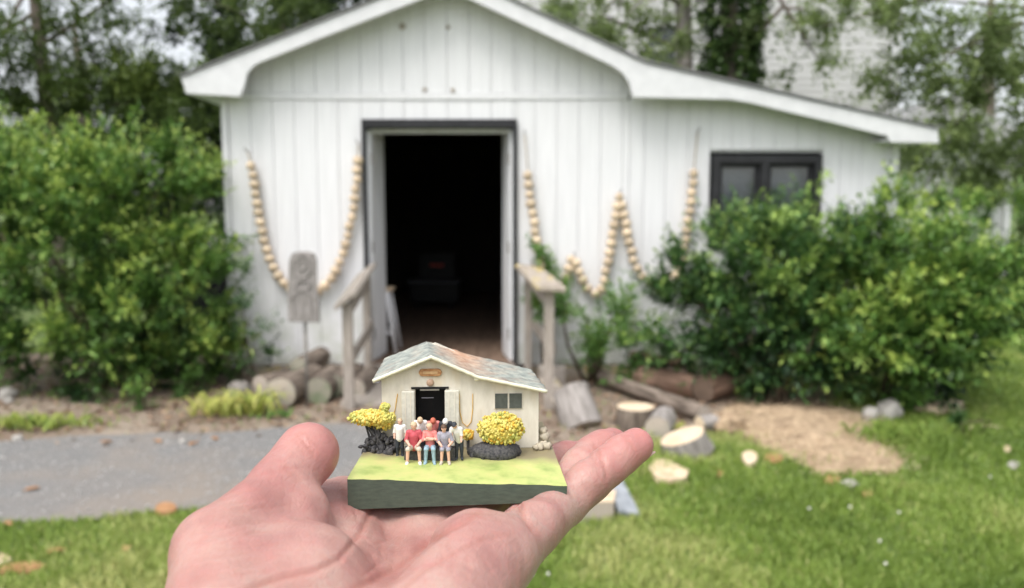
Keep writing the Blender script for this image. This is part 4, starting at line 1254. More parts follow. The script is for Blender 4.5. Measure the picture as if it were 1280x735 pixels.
# white-lidded box glimpsed beside the barn
def side_box():
    a, b = P(212,300,8.6), P(287,300,8.6); y = 8.6
    zt = P(250,299,y).z; zl = P(250,312,y).z
    e = empty('storage_box', ((a.x+b.x)/2, y, 0), 'dark box with a white lid glimpsed through the shrub at the barn\'s left corner', 'box')
    MB().box(((a.x+b.x)/2, y+.4, zl/2), (b.x-a.x-.06, .8, zl)).build('body', M['cabinet'], e, bevel=.03)
    MB().box(((a.x+b.x)/2, y+.39, (zl+zt)/2+.001), (b.x-a.x, .88, zt-zl)).build('lid', M['trim'], e, bevel=.01)
side_box()
# ------------------------------------------------------------ the hand: one continuous skin grown round tapered bones
def surface_nets(F, o, h):
    nx, ny, nz = F.shape
    acc = np.zeros((nx-1,ny-1,nz-1,3), np.float32); cnt = np.zeros((nx-1,ny-1,nz-1), np.int8)
    sl = lambda c: F[c[0]:nx-1+c[0], c[1]:ny-1+c[1], c[2]:nz-1+c[2]]
    cs = [(i,j,k) for i in (0,1) for j in (0,1) for k in (0,1)]
    for c0 in cs:
        for ax in range(3):
            if c0[ax]: continue
            c1 = list(c0); c1[ax] = 1; c1 = tuple(c1)
            f0, f1 = sl(c0), sl(c1); m = (f0 < 0) != (f1 < 0)
            i = np.nonzero(m)
            t = f0[i]/(f0[i]-f1[i])
            for a in range(3):
                acc[i[0],i[1],i[2],a] += c0[a] + t*(c1[a]-c0[a])
            cnt[i] += 1
    act = cnt > 0
    idx = np.full(act.shape, -1, np.int64); idx[act] = np.arange(act.sum())
    ijk = np.argwhere(act)
    V = (ijk + acc[act]/cnt[act][:, None])*h + np.array(o)
    quads = []
    S_ = F < 0
    for ax in range(3):
        a = [slice(1,-1)]*3; b = [slice(1,-1)]*3
        a[ax] = slice(0,-1); b[ax] = slice(1,None)
        A, Bm = S_[tuple(a)], S_[tuple(b)]
        ch = np.argwhere(A != Bm)
        off = np.ones(3, int); off[ax] = 0
        ch = ch + off
        flip = S_[ch[:,0], ch[:,1], ch[:,2]]
        u, w = [(1,2),(2,0),(0,1)][ax]
        def cell(du, dw):
            c = ch.copy(); c[:,u] += du; c[:,w] += dw
            return idx[c[:,0], c[:,1], c[:,2]]
        q = np.stack([cell(-1,-1), cell(0,-1), cell(0,0), cell(-1,0)], 1)
        q[~flip] = q[~flip][:, ::-1]
        quads.append(q)
    Q = np.concatenate(quads)
    return V, Q[(Q >= 0).all(1)]

def sd_cap(X, a, b, ra, rb):
    a = np.asarray(a, np.float32); b = np.asarray(b, np.float32)
    ab = b-a; L2 = float(ab@ab)+1e-12
    t = np.clip(((X-a)@ab)/L2, 0, 1)
    return np.linalg.norm(X-a-t[..., None]*ab, axis=-1) - (ra+(rb-ra)*t)
def sd_ell(X, c, r, rot=None):
    q = X - np.asarray(c, np.float32)
    if rot is not None: q = q @ np.asarray(rot, np.float32)
    r = np.asarray(r, np.float32)
    k0 = np.linalg.norm(q/r, axis=-1); k1 = np.linalg.norm(q/(r*r), axis=-1)
    return k0*(k0-1)/(k1+1e-9)
def smin(a, b, k):
    h = np.maximum(k-np.abs(a-b), 0)/k
    return np.minimum(a, b) - h*h*h*k/6

H = lambda u, v, d: np.array(P(u, v, d), np.float32)
hand_pts = dict(
    arm=H(380,1500,.115), wrist=H(435,955,.188),
    th0=H(268,790,.222), th1=H(274,690,.257), th2=H(350,611,.289), th3=H(384,567,.309),
    p0=H(628,696,.272), p1=H(706,629,.325), p2=H(760,583,.339), p3=H(795,557,.349),
    r0=H(604,716,.290), r1=H(714,606,.342), r2=H(741,570,.358), r3=H(765,556,.370),
    m0=H(530,684,.317), m1=H(640,602,.365), m2=H(695,580,.388), m3=H(724,570,.402),
    i0=H(432,653,.334), i1=H(530,596,.374), i2=H(578,580,.396), i3=H(602,576,.410))
def hand_sdf(X):
    p = hand_pts
    arm = sd_cap(X, p['arm'], p['wrist'], .031, .027)
    palm = arm
    w = p['wrist']
    for nm, r0, r1 in (('p0',.016,.0112), ('r0',.016,.0115), ('m0',.015,.0115), ('i0',.016,.0165)):
        palm = smin(palm, sd_cap(X, w*.85+p[nm]*.15, p[nm], r0, r1), .016)
    # pads: little-finger side, thumb mound, the row under the fingers
    palm = smin(palm, sd_cap(X, H(535,800,.228), H(592,704,.264), .0185, .0150), .012)
    palm = smin(palm, sd_ell(X, H(596,690,.278), (.017,.016,.0150)), .012)
    palm = smin(palm, sd_cap(X, p['i0'], p['m0'], .0145, .0125), .012)
    palm = smin(palm, sd_cap(X, p['m0'], p['r0'], .0125, .0115), .012)
    palm = smin(palm, sd_cap(X, p['i0'], p['i1'], .0150, .0118), .010)
    palm = smin(palm, sd_cap(X, p['m0'], p['m1'], .0135, .0118), .010)
    thenar = sd_cap(X, H(283,830,.215), p['th1'], .0200, .0150)
    thenar = smin(thenar, sd_ell(X, H(372,722,.252), (.021,.026,.016)), .014)
    thenar = smin(thenar, sd_cap(X, H(335,690,.268), H(425,665,.322), .0135, .0135), .012)
    thenar = smin(thenar, sd_cap(X, H(350,660,.300), H(424,648,.331), .0150, .0148), .010)
    thenar = smin(thenar, sd_ell(X, H(370,642,.284), (.0122,.0130,.0122)), .008)
    palm = smin(palm, thenar, .012)
    thumb = smin(sd_cap(X, p['th1'], p['th2'], .0142, .0110), sd_cap(X, p['th2'], p['th3'], .0122, .0112), .004)
    thumb = smin(thumb, sd_ell(X, p['th3']*.75+p['th2']*.25+np.array([.002,.003,.002],np.float32), (.0118,.0125,.0118)), .005)
    out = smin(palm, thumb, .007)
    fs = None
    for nm, rr in (('p',(.0112,.0090,.0085,.0076)), ('r',(.0120,.0098,.0090,.0080)), ('m',(.0120,.0098,.0090,.0080)), ('i',(.0125,.0096,.0088,.0078))):
        f = None
        for k in range(3):
            c = sd_cap(X, p[f'{nm}{k}'], p[f'{nm}{k+1}'], rr[k], rr[k+1])
            f = c if f is None else smin(f, c, .0035)
        # finger pads between the joints
        for k in range(3):
            mid = p[f'{nm}{k}']*.5 + p[f'{nm}{k+1}']*.5 + np.array([0,-.0012,.0018], np.float32)
            f = smin(f, sd_ell(X, mid, (rr[k+1]*.98,)*3), .006)
        fs = f if fs is None else smin(fs, f, .0012)
    return smin(out, fs, .008)

def build_hand():
    h = .0011
    allp = np.array(list(hand_pts.values()))
    lo = np.array([-.150,.105,1.5-.205]); hi = np.array([.085,.425,1.5-.066])
    n = np.ceil((hi-lo)/h).astype(int)
    g = 5                                        # coarse pass first, fine values only near the skin
    cx = [lo[i] + (np.arange(n[i]//g+2)+.5)*g*h for i in range(3)]
    Xc = np.stack(np.meshgrid(*cx, indexing='ij'), -1).astype(np.float32)
    Fc = hand_sdf(Xc)
    F = np.repeat(np.repeat(np.repeat(Fc, g, 0), g, 1), g, 2)
    near = np.abs(F) < g*h*1.6
    ii = np.argwhere(near)
    F[near] = hand_sdf((lo + ii*h).astype(np.float32))
    V, Q = surface_nets(F, lo, h)
    # keep the skin smooth: project onto the field
    for _ in range(2):
        e = .0006
        f0 = hand_sdf(V.astype(np.float32))
        gr = np.stack([hand_sdf((V+np.eye(3)[a]*e).astype(np.float32)) - f0 for a in range(3)], 1)/e
        N = unit(gr)
        V = V - N*f0[:, None]*.9
    # creases pressed into the skin, given along the palm as the eye sees them
    V0 = V.copy(); disp = np.zeros(len(V)); mark = np.zeros(len(V))
    rel = V0 - np.array(EYE)
    xc = rel[:,0]; yc = rel[:,1]*SP + rel[:,2]*CP; zc = rel[:,1]*CP - rel[:,2]*SP
    U = 640 + FPX*xc/zc; W = 367.5 - FPX*yc/zc
    facing = (N * unit(-rel)).sum(1)
    def crease(px, width, depth, colour=1.0, fade=True):
        nonlocal disp, mark
        best = np.full(len(V), 1e9); tt = np.zeros(len(V))
        L = len(px)-1
        for i in range(L):
            a = np.array(px[i], float); b = np.array(px[i+1], float); ab = b-a
            t = np.clip(((U-a[0])*ab[0]+(W-a[1])*ab[1])/(ab@ab), 0, 1)
            d = np.hypot(U-a[0]-t*ab[0], W-a[1]-t*ab[1])
            m = d < best; best = np.where(m, d, best); tt = np.where(m, (i+t)/L, tt)
        g_ = np.exp(-(best/width)**2) * (facing > .02)
        if fade: g_ = g_*np.clip(np.minimum(tt, 1-tt)*6, .15, 1)
        shoulder = np.exp(-((best-width*2.0)/(width*1.2))**2) * (facing > .02)
        disp += -depth*.72*g_ + depth*.08*shoulder
        mark = np.maximum(mark, colour*np.exp(-(best/(width*1.15))**2)*(facing > .02))
    mm = .001
    crease([(470,625),(464,639),(450,667),(425,698),(397,712),(357,721),(318,733),(280,748)], 3.6, 1.2*mm)
    crease([(600,640),(575,655),(560,662),(526,684),(504,704),(470,724),(430,742)], 4.0, 1.2*mm)
    crease([(640,668),(610,672),(570,690),(530,712),(500,740)], 3.2, .7*mm, .7)
    crease([(646,622),(652,640),(662,655),(674,668)], 4.0, 1.5*mm)
    crease([(742,556),(752,575),(758,592),(757,604)], 3.0, .7*mm, .8)
    crease([(735,562),(745,580),(751,600)], 2.2, .35*mm, .5)
    crease([(779,545),(790,556),(796,571)], 2.6, .45*mm, .6)
    crease([(686,580),(700,588),(712,600)], 3.0, .6*mm, .7)
    crease([(694,600),(706,607),(716,622)], 2.5, .4*mm, .5)
    # thumb: creases over the end joint
    crease([(372,545),(380,553),(388,562),(394,570)], 2.6, .75*mm, 1.0)
    crease([(378,541),(388,550),(396,559)], 2.0, .4*mm, .6)
    crease([(366,549),(374,558),(382,568)], 2.0, .4*mm, .6)
    crease([(355,584),(364,590),(376,598)], 3.0, .5*mm, .5)
    # fine wrinkles across the thumb mound and the hollow of the palm
    rr = random.Random(5)
    for k in range(30):
        v0 = 606 + k*4.4
        u0 = 258 - .35*(v0-640) + rr.uniform(-10,10)
        n_ = rr.randint(2,4); px = [(u0, v0)]
        for j in range(n_): px.append((px[-1][0]+rr.uniform(20,36), px[-1][1]-rr.uniform(1,9)))
        crease(px, 1.9, .30*mm, .36)
    for k in range(14):
        u0 = rr.uniform(455,600); v0 = rr.uniform(655,725)
        px = [(u0,v0),(u0+rr.uniform(-8,16),v0+rr.uniform(10,20)),(u0+rr.uniform(-22,22),v0+rr.uniform(24,40))]
        crease(px, 1.9, .42*mm, .45)
    for k in range(10):
        u0 = rr.uniform(420,452); v0 = rr.uniform(610,640)
        crease([(u0,v0),(u0+rr.uniform(2,8),v0+rr.uniform(12,22))], 2.0, .25*mm, .35)
    lumps = np.array([noise.noise(Vector(v*90))*.5 + noise.noise(Vector(v*220))*.22 for v in V0])*.0007
    V = V0 + N*(disp + lumps)[:, None]
    # rosier at the tips and along the finger edges
    tips = np.zeros(len(V))
    for k, rad in (('p3',.020),('r3',.020),('m3',.02),('i3',.02),('th3',.018)):
        tips = np.maximum(tips, np.exp(-(np.linalg.norm(V0-hand_pts[k], axis=1)/rad)**2))
    e = empty('person', hand_pts['wrist'], 'open left hand held palm up with the tiny model house on it', 'person')
    np_mesh('hand', V, Q, M['skin'], e, {'crease': mark, 'flush': tips}, smooth=True)
    # nails on the far side of the fingertips
    for nm, rr_ in (('p',.0068),('r',.0074),('m',.0078),('i',.0074),('th',.0088)):
        a = Vector(hand_pts[f'{nm}2'].tolist()); b = Vector(hand_pts[f'{nm}3'].tolist()); d = (b-a).normalized()
        dn = Vector((0,.15,-1)) if nm != 'th' else Vector((-.75,.55,.1))
        s = d.cross(dn).normalized(); u_ = s.cross(d)
        if u_.dot(dn) < 0: u_ = -u_
        rr0 = {'p':.0076,'r':.0080,'m':.0080,'i':.0078,'th':.0112}[nm]
        nb = MB(); vs = []; fs = []
        for i in range(5):
            for j in range(7):
                al = (j-3)/3*.7
                tpos = (i/4-.45)*.012*(1 if nm != 'th' else 1.2)
                r_ = rr0*1.0
                vs.append(b + d*tpos + u_*(r_*math.cos(al)) + s*(r_*math.sin(al)))
        for i in range(4):
            for j in range(6): fs.append((i*7+j, i*7+j+1, (i+1)*7+j+1, (i+1)*7+j))
        nb.add(vs, fs); no = nb.build('fingernail', M['nail'], e, smooth=True)
        sol = no.modifiers.new('s', 'SOLIDIFY'); sol.thickness = .0008
    # cuff of the sleeve, back towards the body
    a = Vector(hand_pts['arm'].tolist()); d = (a - Vector(hand_pts['wrist'].tolist())).normalized()
    MB().tube([a-d*.02, a+d*.02, a+d*.12, a+d*.30], [.037,.040,.046,.056], 28, jitter=.08).build('sleeve', M['cloth'], e, smooth=True)

def mat_skin():
    t = NT('skin'); v = t.coord()
    n1 = t.noise(v, 38, 4, .6); n2 = t.noise(v, 150, 4, .6); n3 = t.noise(v, 900, 3, .6)
    c = t.ramp(n1, [(.32, (.345,.165,.148)), (.5, (.415,.238,.206)), (.68, (.45,.312,.266))])
    c = t.mix(t.math('MULTIPLY', t.ramp(n2, [(.45,(0,0,0)),(.7,(1,1,1))]), .5), c, (.41,.165,.155))
    c = t.mix(t.math('MULTIPLY', t.attr('flush'), .75), c, (.47,.175,.165))
    c = t.mix(t.math('MULTIPLY', t.attr('crease'), .42), c, (.36,.13,.10))
    t.color(c)
    rv = t.ramp(n2, [(.3,(.40,.40,.40)),(.7,(.55,.55,.55))]); t.l.new(rv, t.b.inputs['Roughness'])
    t.b.inputs['Specular IOR Level'].default_value = .4
    t.b.inputs['Subsurface Weight'].default_value = .35
    t.b.inputs['Subsurface Radius'].default_value = (1.0,.36,.22)
    t.b.inputs['Subsurface Scale'].default_value = .0035
    vo = t.node('ShaderNodeTexVoronoi'); vo.inputs['Scale'].default_value = 1100; t.l.new(v, vo.inputs[0])
    # the fine net of skin lines, drawn out across the hand
    mp = t.node('ShaderNodeMapping'); mp.inputs['Scale'].default_value = (1.0, .45, .8); mp.inputs['Rotation'].default_value = (0, 0, .7); t.l.new(v, mp.inputs[0])
    ve = t.node('ShaderNodeTexVoronoi', feature='DISTANCE_TO_EDGE'); ve.inputs['Scale'].default_value = 330; t.l.new(mp.outputs[0], ve.inputs[0])
    line = t.ramp(ve.outputs['Distance'], [(.0,(0,0,0)),(.16,(1,1,1))])
    hgt = t.math('ADD', t.math('ADD', t.math('MULTIPLY', vo.outputs['Distance'], .3), t.math('MULTIPLY', n3, .6)), t.math('MULTIPLY', line, .34))
    hgt = t.math('ADD', hgt, t.math('MULTIPLY', n2, 1.6))
    t.bump(hgt, .42, .00045)
    return t.m
M['skin'] = mat_skin()
M['nail'] = mat_flat('nail', (.74,.50,.43), .3)
M['cloth'] = mat_noise('sleeve_cloth', (.05,.055,.07), (.08,.085,.10), 400, rough=.9, bump=.4, bdist=.001)
build_hand()
# ------------------------------------------------------------ the tiny model house on the palm (its own space: millimetres x 0.001)
YAW = R(3.0)
mo = P(571.5, 602.5, .311)
mroot = empty('model_house', mo, 'tiny hand-painted model of the barn on a green base, with yellow bushes and seated figures', 'model', rot=Matrix.Rotation(YAW, 3, 'Z'))
MI = MW['model_house'].inverted()
def L(u, v, y):
    """point of the model's plane at depth y (mm) behind its front edge, seen at (u, v), in metres of its own space"""
    o = MI @ EYE; d = (MI.to_3x3() @ ray(u, v))
    t = (y*.001 - o.y)/d.y
    return o + d*t
mm = .001
def paint(name, c, var=.14, scale=900, rough=.55, bump=.25):
    return mat_noise(name, tuple(x*(1-var) for x in c), tuple(min(.9,x*(1+var)) for x in c), scale, rough=rough, bump=bump, bdist=.00025, lo=.3, hi=.7)
K = {}
K['cream'] = mat_noise('model_cream', (.62,.58,.49), (.74,.70,.61), 260, (1,1,.35), .6, .35, .0003, c3=(.62,.53,.38))
K['creamdoor'] = paint('model_door_paint', (.60,.58,.50), .1, 500)
K['edge'] = paint('model_fascia', (.66,.64,.50), .1, 700)
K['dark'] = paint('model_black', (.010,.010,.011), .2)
K['pane'] = paint('model_pane', (.085,.095,.085), .2, 600)
K['sign'] = mat_noise('model_sign', (.30,.13,.05), (.52,.30,.14), 420, (1,1,2), .6, .3, .0002)
K['emblem'] = paint('model_emblem', (.46,.31,.22), .2)
K['soil'] = mat_noise('model_mulch', (.035,.035,.04), (.10,.095,.095), 900, rough=.8, bump=.6, bdist=.0005)
K['rock'] = paint('model_rock', (.44,.39,.30), .25, 500)
K['yellow'] = mat_noise('model_yellow_foam', (.55,.42,.07), (.70,.62,.20), 300, rough=.7, bump=.4, bdist=.0003, c3=(.44,.48,.14))
K['gold'] = paint('model_gold_foam', (.68,.40,.06), .2, 500)
K['flesh'] = paint('figure_flesh', (.70,.42,.32), .08)
K['red'] = paint('figure_red', (.48,.08,.10), .15)
K['pink'] = paint('figure_coral', (.62,.20,.18), .15)
K['jeans'] = paint('figure_jeans', (.28,.40,.47), .15)
K['white'] = paint('figure_white', (.72,.70,.66), .08)
K['navy'] = paint('figure_navy', (.035,.04,.05), .2)
K['grey'] = paint('figure_grey', (.30,.29,.34), .15)
K['tan'] = paint('figure_tan', (.52,.46,.38), .12)
K['hair'] = paint('figure_hair', (.10,.06,.04), .2)
K['blond'] = paint('figure_fair_hair', (.55,.40,.26), .15)
K['ginger'] = paint('figure_ginger_hair', (.48,.13,.08), .15)

def mat_base_top():
    t = NT('model_lawn_paint'); v = t.coord()
    n1 = t.noise(v, 75, 4, .6); n2 = t.noise(v, 320, 4, .6)
    c = t.ramp(n1, [(.32,(.27,.35,.10)), (.5,(.45,.49,.17)), (.66,(.53,.50,.20))])
    c = t.mix(t.math('MULTIPLY', t.ramp(n2,[(.45,(0,0,0)),(.7,(1,1,1))]), .35), c, (.42,.52,.16))
    c = t.mix(t.attr('brown'), c, (.22,.165,.115))
    t.color(c); t.rough(.5); t.bump(n2, .3, .0004); return t.m
def mat_base_side():
    t = NT('model_base_paint'); v = t.coord((1,1,4.5))
    n1 = t.noise(v, 210, 5, .6); n2 = t.noise(v, 700, 3)
    c = t.ramp(n1, [(.3,(.045,.066,.048)), (.7,(.076,.104,.074))])
    c = t.mix(t.ramp(n2,[(.62,(0,0,0)),(.75,(.6,.6,.6))]), c, (.13,.145,.10))
    t.color(c); t.rough(.55); t.bump(n1, .35, .0003); return t.m

def model_base():
    nx, ny = 56, 40
    fl, fr_ = L(434,598,0), L(709,607,0)
    bl, br = Vector((-.0405,.090,.0)), Vector((.0425,.090,.0))
    fbl, fbr = L(435,637,0), L(708,627,0)
    bbl, bbr = Vector((bl.x,bl.y,-.0115)), Vector((br.x,br.y,-.0115))
    V = []; brown = []
    for j in range(ny+1):
        t = j/ny
        for i in range(nx+1):
            s = i/nx
            p = fl.lerp(fr_, s).lerp(bl.lerp(br, s), t)
            p.z += .00028*noise.noise(Vector((p.x*160, p.y*160, 2))) + (.0009*math.sin(s*9)*.25 if j == 0 else 0)
            if j == 0: p.z -= .0003; p.y += .0003*noise.noise(Vector((p.x*200,0,5)))
            V.append(p)
            bz = max(0, min(1, (p.y*1000-24 + 6*noise.noise(Vector((p.x*120,p.y*120,7))))/10))
            brown.append(bz*.85)
    F = [(j*(nx+1)+i, j*(nx+1)+i+1, (j+1)*(nx+1)+i+1, (j+1)*(nx+1)+i) for j in range(ny) for i in range(nx)]
    np_mesh('painted_lawn', np.array([tuple(p) for p in V]), np.array(F), mat_base_top(), mroot, {'brown': np.array(brown)}, smooth=True, local=True)
    # block under it: front, back, sides, bottom
    b = MB(); m = nx+1
    top = [V[i] for i in range(m)]
    bot = [fbl.lerp(fbr, i/nx) + Vector((0,0,.00012*noise.noise(Vector((i*.4,3,1))))) for i in range(m)]
    tb = [V[ny*m+i] for i in range(m)]; bb = [bbl.lerp(bbr, i/nx) for i in range(m)]
    dz = Vector((0,0,-.0001))
    b.add([p+dz for p in top]+bot, [(i,i+1,m+i+1,m+i) for i in range(nx)])
    b.add([p+dz for p in tb]+bb, [(i+1,i,m+i,m+i+1) for i in range(nx)])
    b.add(bot+bb, [(i,i+1,m+i+1,m+i) for i in range(nx)])
    for k in (0, nx):
        colv = [V[j*m+k]+dz for j in range(ny+1)]; q0, q1 = bot[k], bb[k]
        lo = [q0.lerp(q1, j/ny) for j in range(ny+1)]
        b.add(colv+lo, [(j,j+1,ny+1+j+1,ny+1+j) for j in range(ny)])
    b.build('base', mat_base_side(), mroot, local=True)
model_base()

WY, FY, BYK = 47, 43, 88                        # wall front, roof front and back, mm behind the base's front edge
def q(u, v, y=WY):
    p = L(u, v, y); return (p.x, p.z)
RF = [L(466,474,FY), L(539,444,FY), L(597,469,FY), L(684,487,FY)]
RB = [L(481,447.5,BYK), L(533,426.5,BYK), L(585,442.5,BYK), L(663,461,BYK)]
def model_house():
    zf = -.0006
    dl, dr, dt = q(519,487)[0], q(557,487)[0], q(540,485.5)[1]
    wl, wr = q(478,540)[0], q(673,540)[0]
    w = MB()
    def rz(x):
        pts = [(RF[0].x,RF[0].z),(RF[1].x,RF[1].z),(RF[2].x,RF[2].z),(RF[3].x,RF[3].z)]
        for (a,za),(b_,zb) in zip(pts, pts[1:]):
            if x <= b_: return za+(zb-za)*(x-a)/(b_-a) - .0013
        return pts[-1][1]-.0013
    def piece(xs, lo):
        w.prism([(xs[0],lo),(xs[-1],lo)] + [(x, rz(x)) for x in reversed(xs)], WY*mm, WY*mm+.0016)
    piece([wl, dl], zf); piece([dl, RF[1].x, dr], dt); piece([dr, RF[2].x, wr], zf)
    D0, D1 = WY*mm+.0016, BYK*mm-.004
    for x in (wl+.0008, wr-.0008):
        w.box((x, (D0+D1)/2, (zf+rz(x))/2), (.0016, D1-D0, rz(x)-zf))
    w.prism([(wl,zf),(wr,zf),(wr,rz(wr)),(RF[2].x,rz(RF[2].x)),(RF[1].x,rz(RF[1].x)),(wl,rz(wl))], D1, D1+.0016)
    w.build('wall', K['cream'], mroot, local=True)
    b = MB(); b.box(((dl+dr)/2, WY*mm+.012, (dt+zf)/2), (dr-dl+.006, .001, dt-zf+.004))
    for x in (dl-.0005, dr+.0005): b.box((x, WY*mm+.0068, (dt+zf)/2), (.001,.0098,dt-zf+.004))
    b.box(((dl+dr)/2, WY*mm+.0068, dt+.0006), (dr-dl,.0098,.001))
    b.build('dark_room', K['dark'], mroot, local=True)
    x0,_ = q(514,484); x1,_ = q(561,484)
    b = MB(); b.box(((x0+x1)/2, WY*mm-.0003, dt+.0003), (x1-x0,.0007,.0009)); b.build('door_head', K['dark'], mroot, local=True)
    for (u0,u1,v) in ((525,549,487.4),(527,542,497.3)):  # thin white and grey strips just inside the doorway
        a, c = q(u0,v,WY+3), q(u1,v,WY+3)
        b = MB(); b.box(((a[0]+c[0])/2, (WY+3)*mm, a[1]), (c[0]-a[0], .0004, .0007 if v < 490 else .0003)); b.build('doorway_strip', K['white'] if v < 490 else K['grey'], mroot, local=True)
    # door leaves folded back against the wall
    for u0,u1,v0,v1 in ((503,518.5,488,548),(556.5,574,487,548)):
        a, c = q(u0,v1), q(u1,v0)
        b = MB(); b.box(((a[0]+c[0])/2, WY*mm-.0012, (zf+c[1])/2), (c[0]-a[0], .0022, c[1]-zf)); o = b.build('door', K['creamdoor'], mroot, local=True, bevel=.0003)
        for kx in (.3,.7):
            x = a[0]+(c[0]-a[0])*kx
            b = MB(); b.box((x, WY*mm-.0024, (zf+c[1])/2), (.0003,.0003,c[1]-zf-.001)); b.build('door_rib', K['cream'], o, local=True)
    # sign and emblem
    a, c = q(523.5,470), q(552.5,460.5)
    b = MB(); r = (c[1]-a[1])/2; cx, cz = (a[0]+c[0])/2, (a[1]+c[1])/2; hw = (c[0]-a[0])/2
    b.prism([(cx+s*(hw-r)+r*math.cos(t), cz+r*math.sin(t)) for s, ts in ((1,(-1.57,-.9,0,.9,1.57)),(-1,(1.57,2.3,3.14,4,4.71))) for t in ts], WY*mm-.0011, WY*mm+.0002)
    o = b.build('sign_board', K['sign'], mroot, local=True, bevel=.0002)
    b = MB(); b.box((cx, WY*mm-.0011, cz), (hw*1.25,.0003,r*.7)); b.build('faded_panel', K['tan2'], o, local=True)
    p = L(538,478,WY); b = MB(); b.ball((p.x, WY*mm-.0004, p.z), .0017, 14, 8, squash=(1,.5,1), wob=.15); b.build('emblem', K['emblem'], mroot, smooth=True, local=True)
    # window
    a, c = q(618.5,510), q(652.5,491.5); cx, cz = (a[0]+c[0])/2, (a[1]+c[1])/2
    b = MB(); b.box((cx, WY*mm-.0001, cz), (c[0]-a[0]+.0006,.0006,c[1]-a[1]+.0006)); o = b.build('window', K['cream'], mroot, local=True)
    hw = (c[0]-a[0])/2-.0005
    for s in (-1,1):
        b = MB(); b.box((cx+s*(hw/2+.0004), WY*mm-.0005, cz), (hw,.0005,c[1]-a[1]+.0001)); b.build('pane', K['pane'], o, local=True)
    # thin cords looped on the wall
    for pts in ([(574,492),(575,515),(578,528),(584,533),(589,527),(591,510),(591,492)], [(497,492),(494,512),(490,524)]):
        b = MB(); b.tube([Vector((q(u,v)[0], WY*mm-.0003, q(u,v)[1])) for u, v in pts], .00018, 5); b.build('cord', K['gold'], mroot, local=True)
K['tan2'] = paint('model_faded_sign', (.50,.33,.17), .25, 700)
model_house()

def model_roof():
    def section(C, s):
        s3 = s*3; i = min(2, int(s3)); return C[i].lerp(C[i+1], s3-i)
    nx, ny = 66, 30
    V = []; rust = []
    for j in range(ny+1):
        t = j/ny
        for i in range(nx+1):
            s = i/nx
            p = section(RF, s).lerp(section(RB, s), t)
            p.z += .0005*noise.noise(Vector((p.x*260,p.y*260,1))) + .00022*noise.noise(Vector((p.x*800,p.y*800,4)))
            if i in (0, nx): p.x += .0006*noise.noise(Vector((p.y*300, 1, i)))
            if j in (0, ny): p.y += .0004*noise.noise(Vector((p.x*300, 2, j)))
            V.append(p)
            k = math.exp(-((s-.59)/.15)**2)*(.45+.7*t) + .38*noise.noise(Vector((p.x*170,p.y*170,9)))
            rust.append(max(0,min(1,k*1.0)))
    m = nx+1; n0 = len(V)
    V2 = V + [p + Vector((0,0,-.0012)) for p in V]
    F = [(j*m+i, j*m+i+1, (j+1)*m+i+1, (j+1)*m+i) for j in range(ny) for i in range(nx)]
    F += [tuple(n0+k for k in reversed(f)) for f in F]
    for i in range(nx): F += [(i+1,i,n0+i,n0+i+1), (ny*m+i,ny*m+i+1,n0+ny*m+i+1,n0+ny*m+i)]
    for j in range(ny): F += [(j*m,(j+1)*m,n0+(j+1)*m,n0+j*m), ((j+1)*m+nx,j*m+nx,n0+j*m+nx,n0+(j+1)*m+nx)]
    t = NT('model_roof_paint'); v = t.coord()
    n1 = t.noise(v, 240, 5, .65); n2 = t.noise(v, 900, 3)
    c = t.ramp(n1, [(.32,(.16,.18,.165)), (.5,(.28,.305,.275)), (.66,(.43,.44,.38))])
    c = t.mix(t.attr('rust'), c, t.ramp(n1, [(.35,(.42,.20,.115)), (.65,(.60,.40,.27))]))
    t.color(c); t.rough(.5); t.bump(t.math('ADD', n1, n2), .5, .0005)
    np_mesh('roof', np.array([tuple(p) for p in V2]), np.array(F), t.m, mroot, {'rust': np.array(rust+rust)}, smooth=False, local=True)
    # fascia: a rounded cream lip along the front edge
    b = MB(); pts = []
    for i in range(nx+1):
        p = section(RF, i/nx); pts.append(p + Vector((0, -.0001, -.0009 + .0002*noise.noise(Vector((i*.5,0,3))))))
    b.tube(pts, .00085, 8); b.build('fascia', K['edge'], mroot, smooth=True, local=True)
    # the boxed corner at the left eave
    p = RF[0]; b = MB(); b.box((p.x+.0014, p.y+.0012, p.z-.0012), (.003,.0028,.0016)); b.build('eave_block', K['grey'], mroot, local=True, bevel=.0003)
    p = RF[2]; b = MB(); b.box((p.x-.0004, p.y+.0006, p.z-.0015), (.0022,.0018,.0022)); b.build('eave_block', K['edge'], mroot, local=True, bevel=.0004)
model_roof()

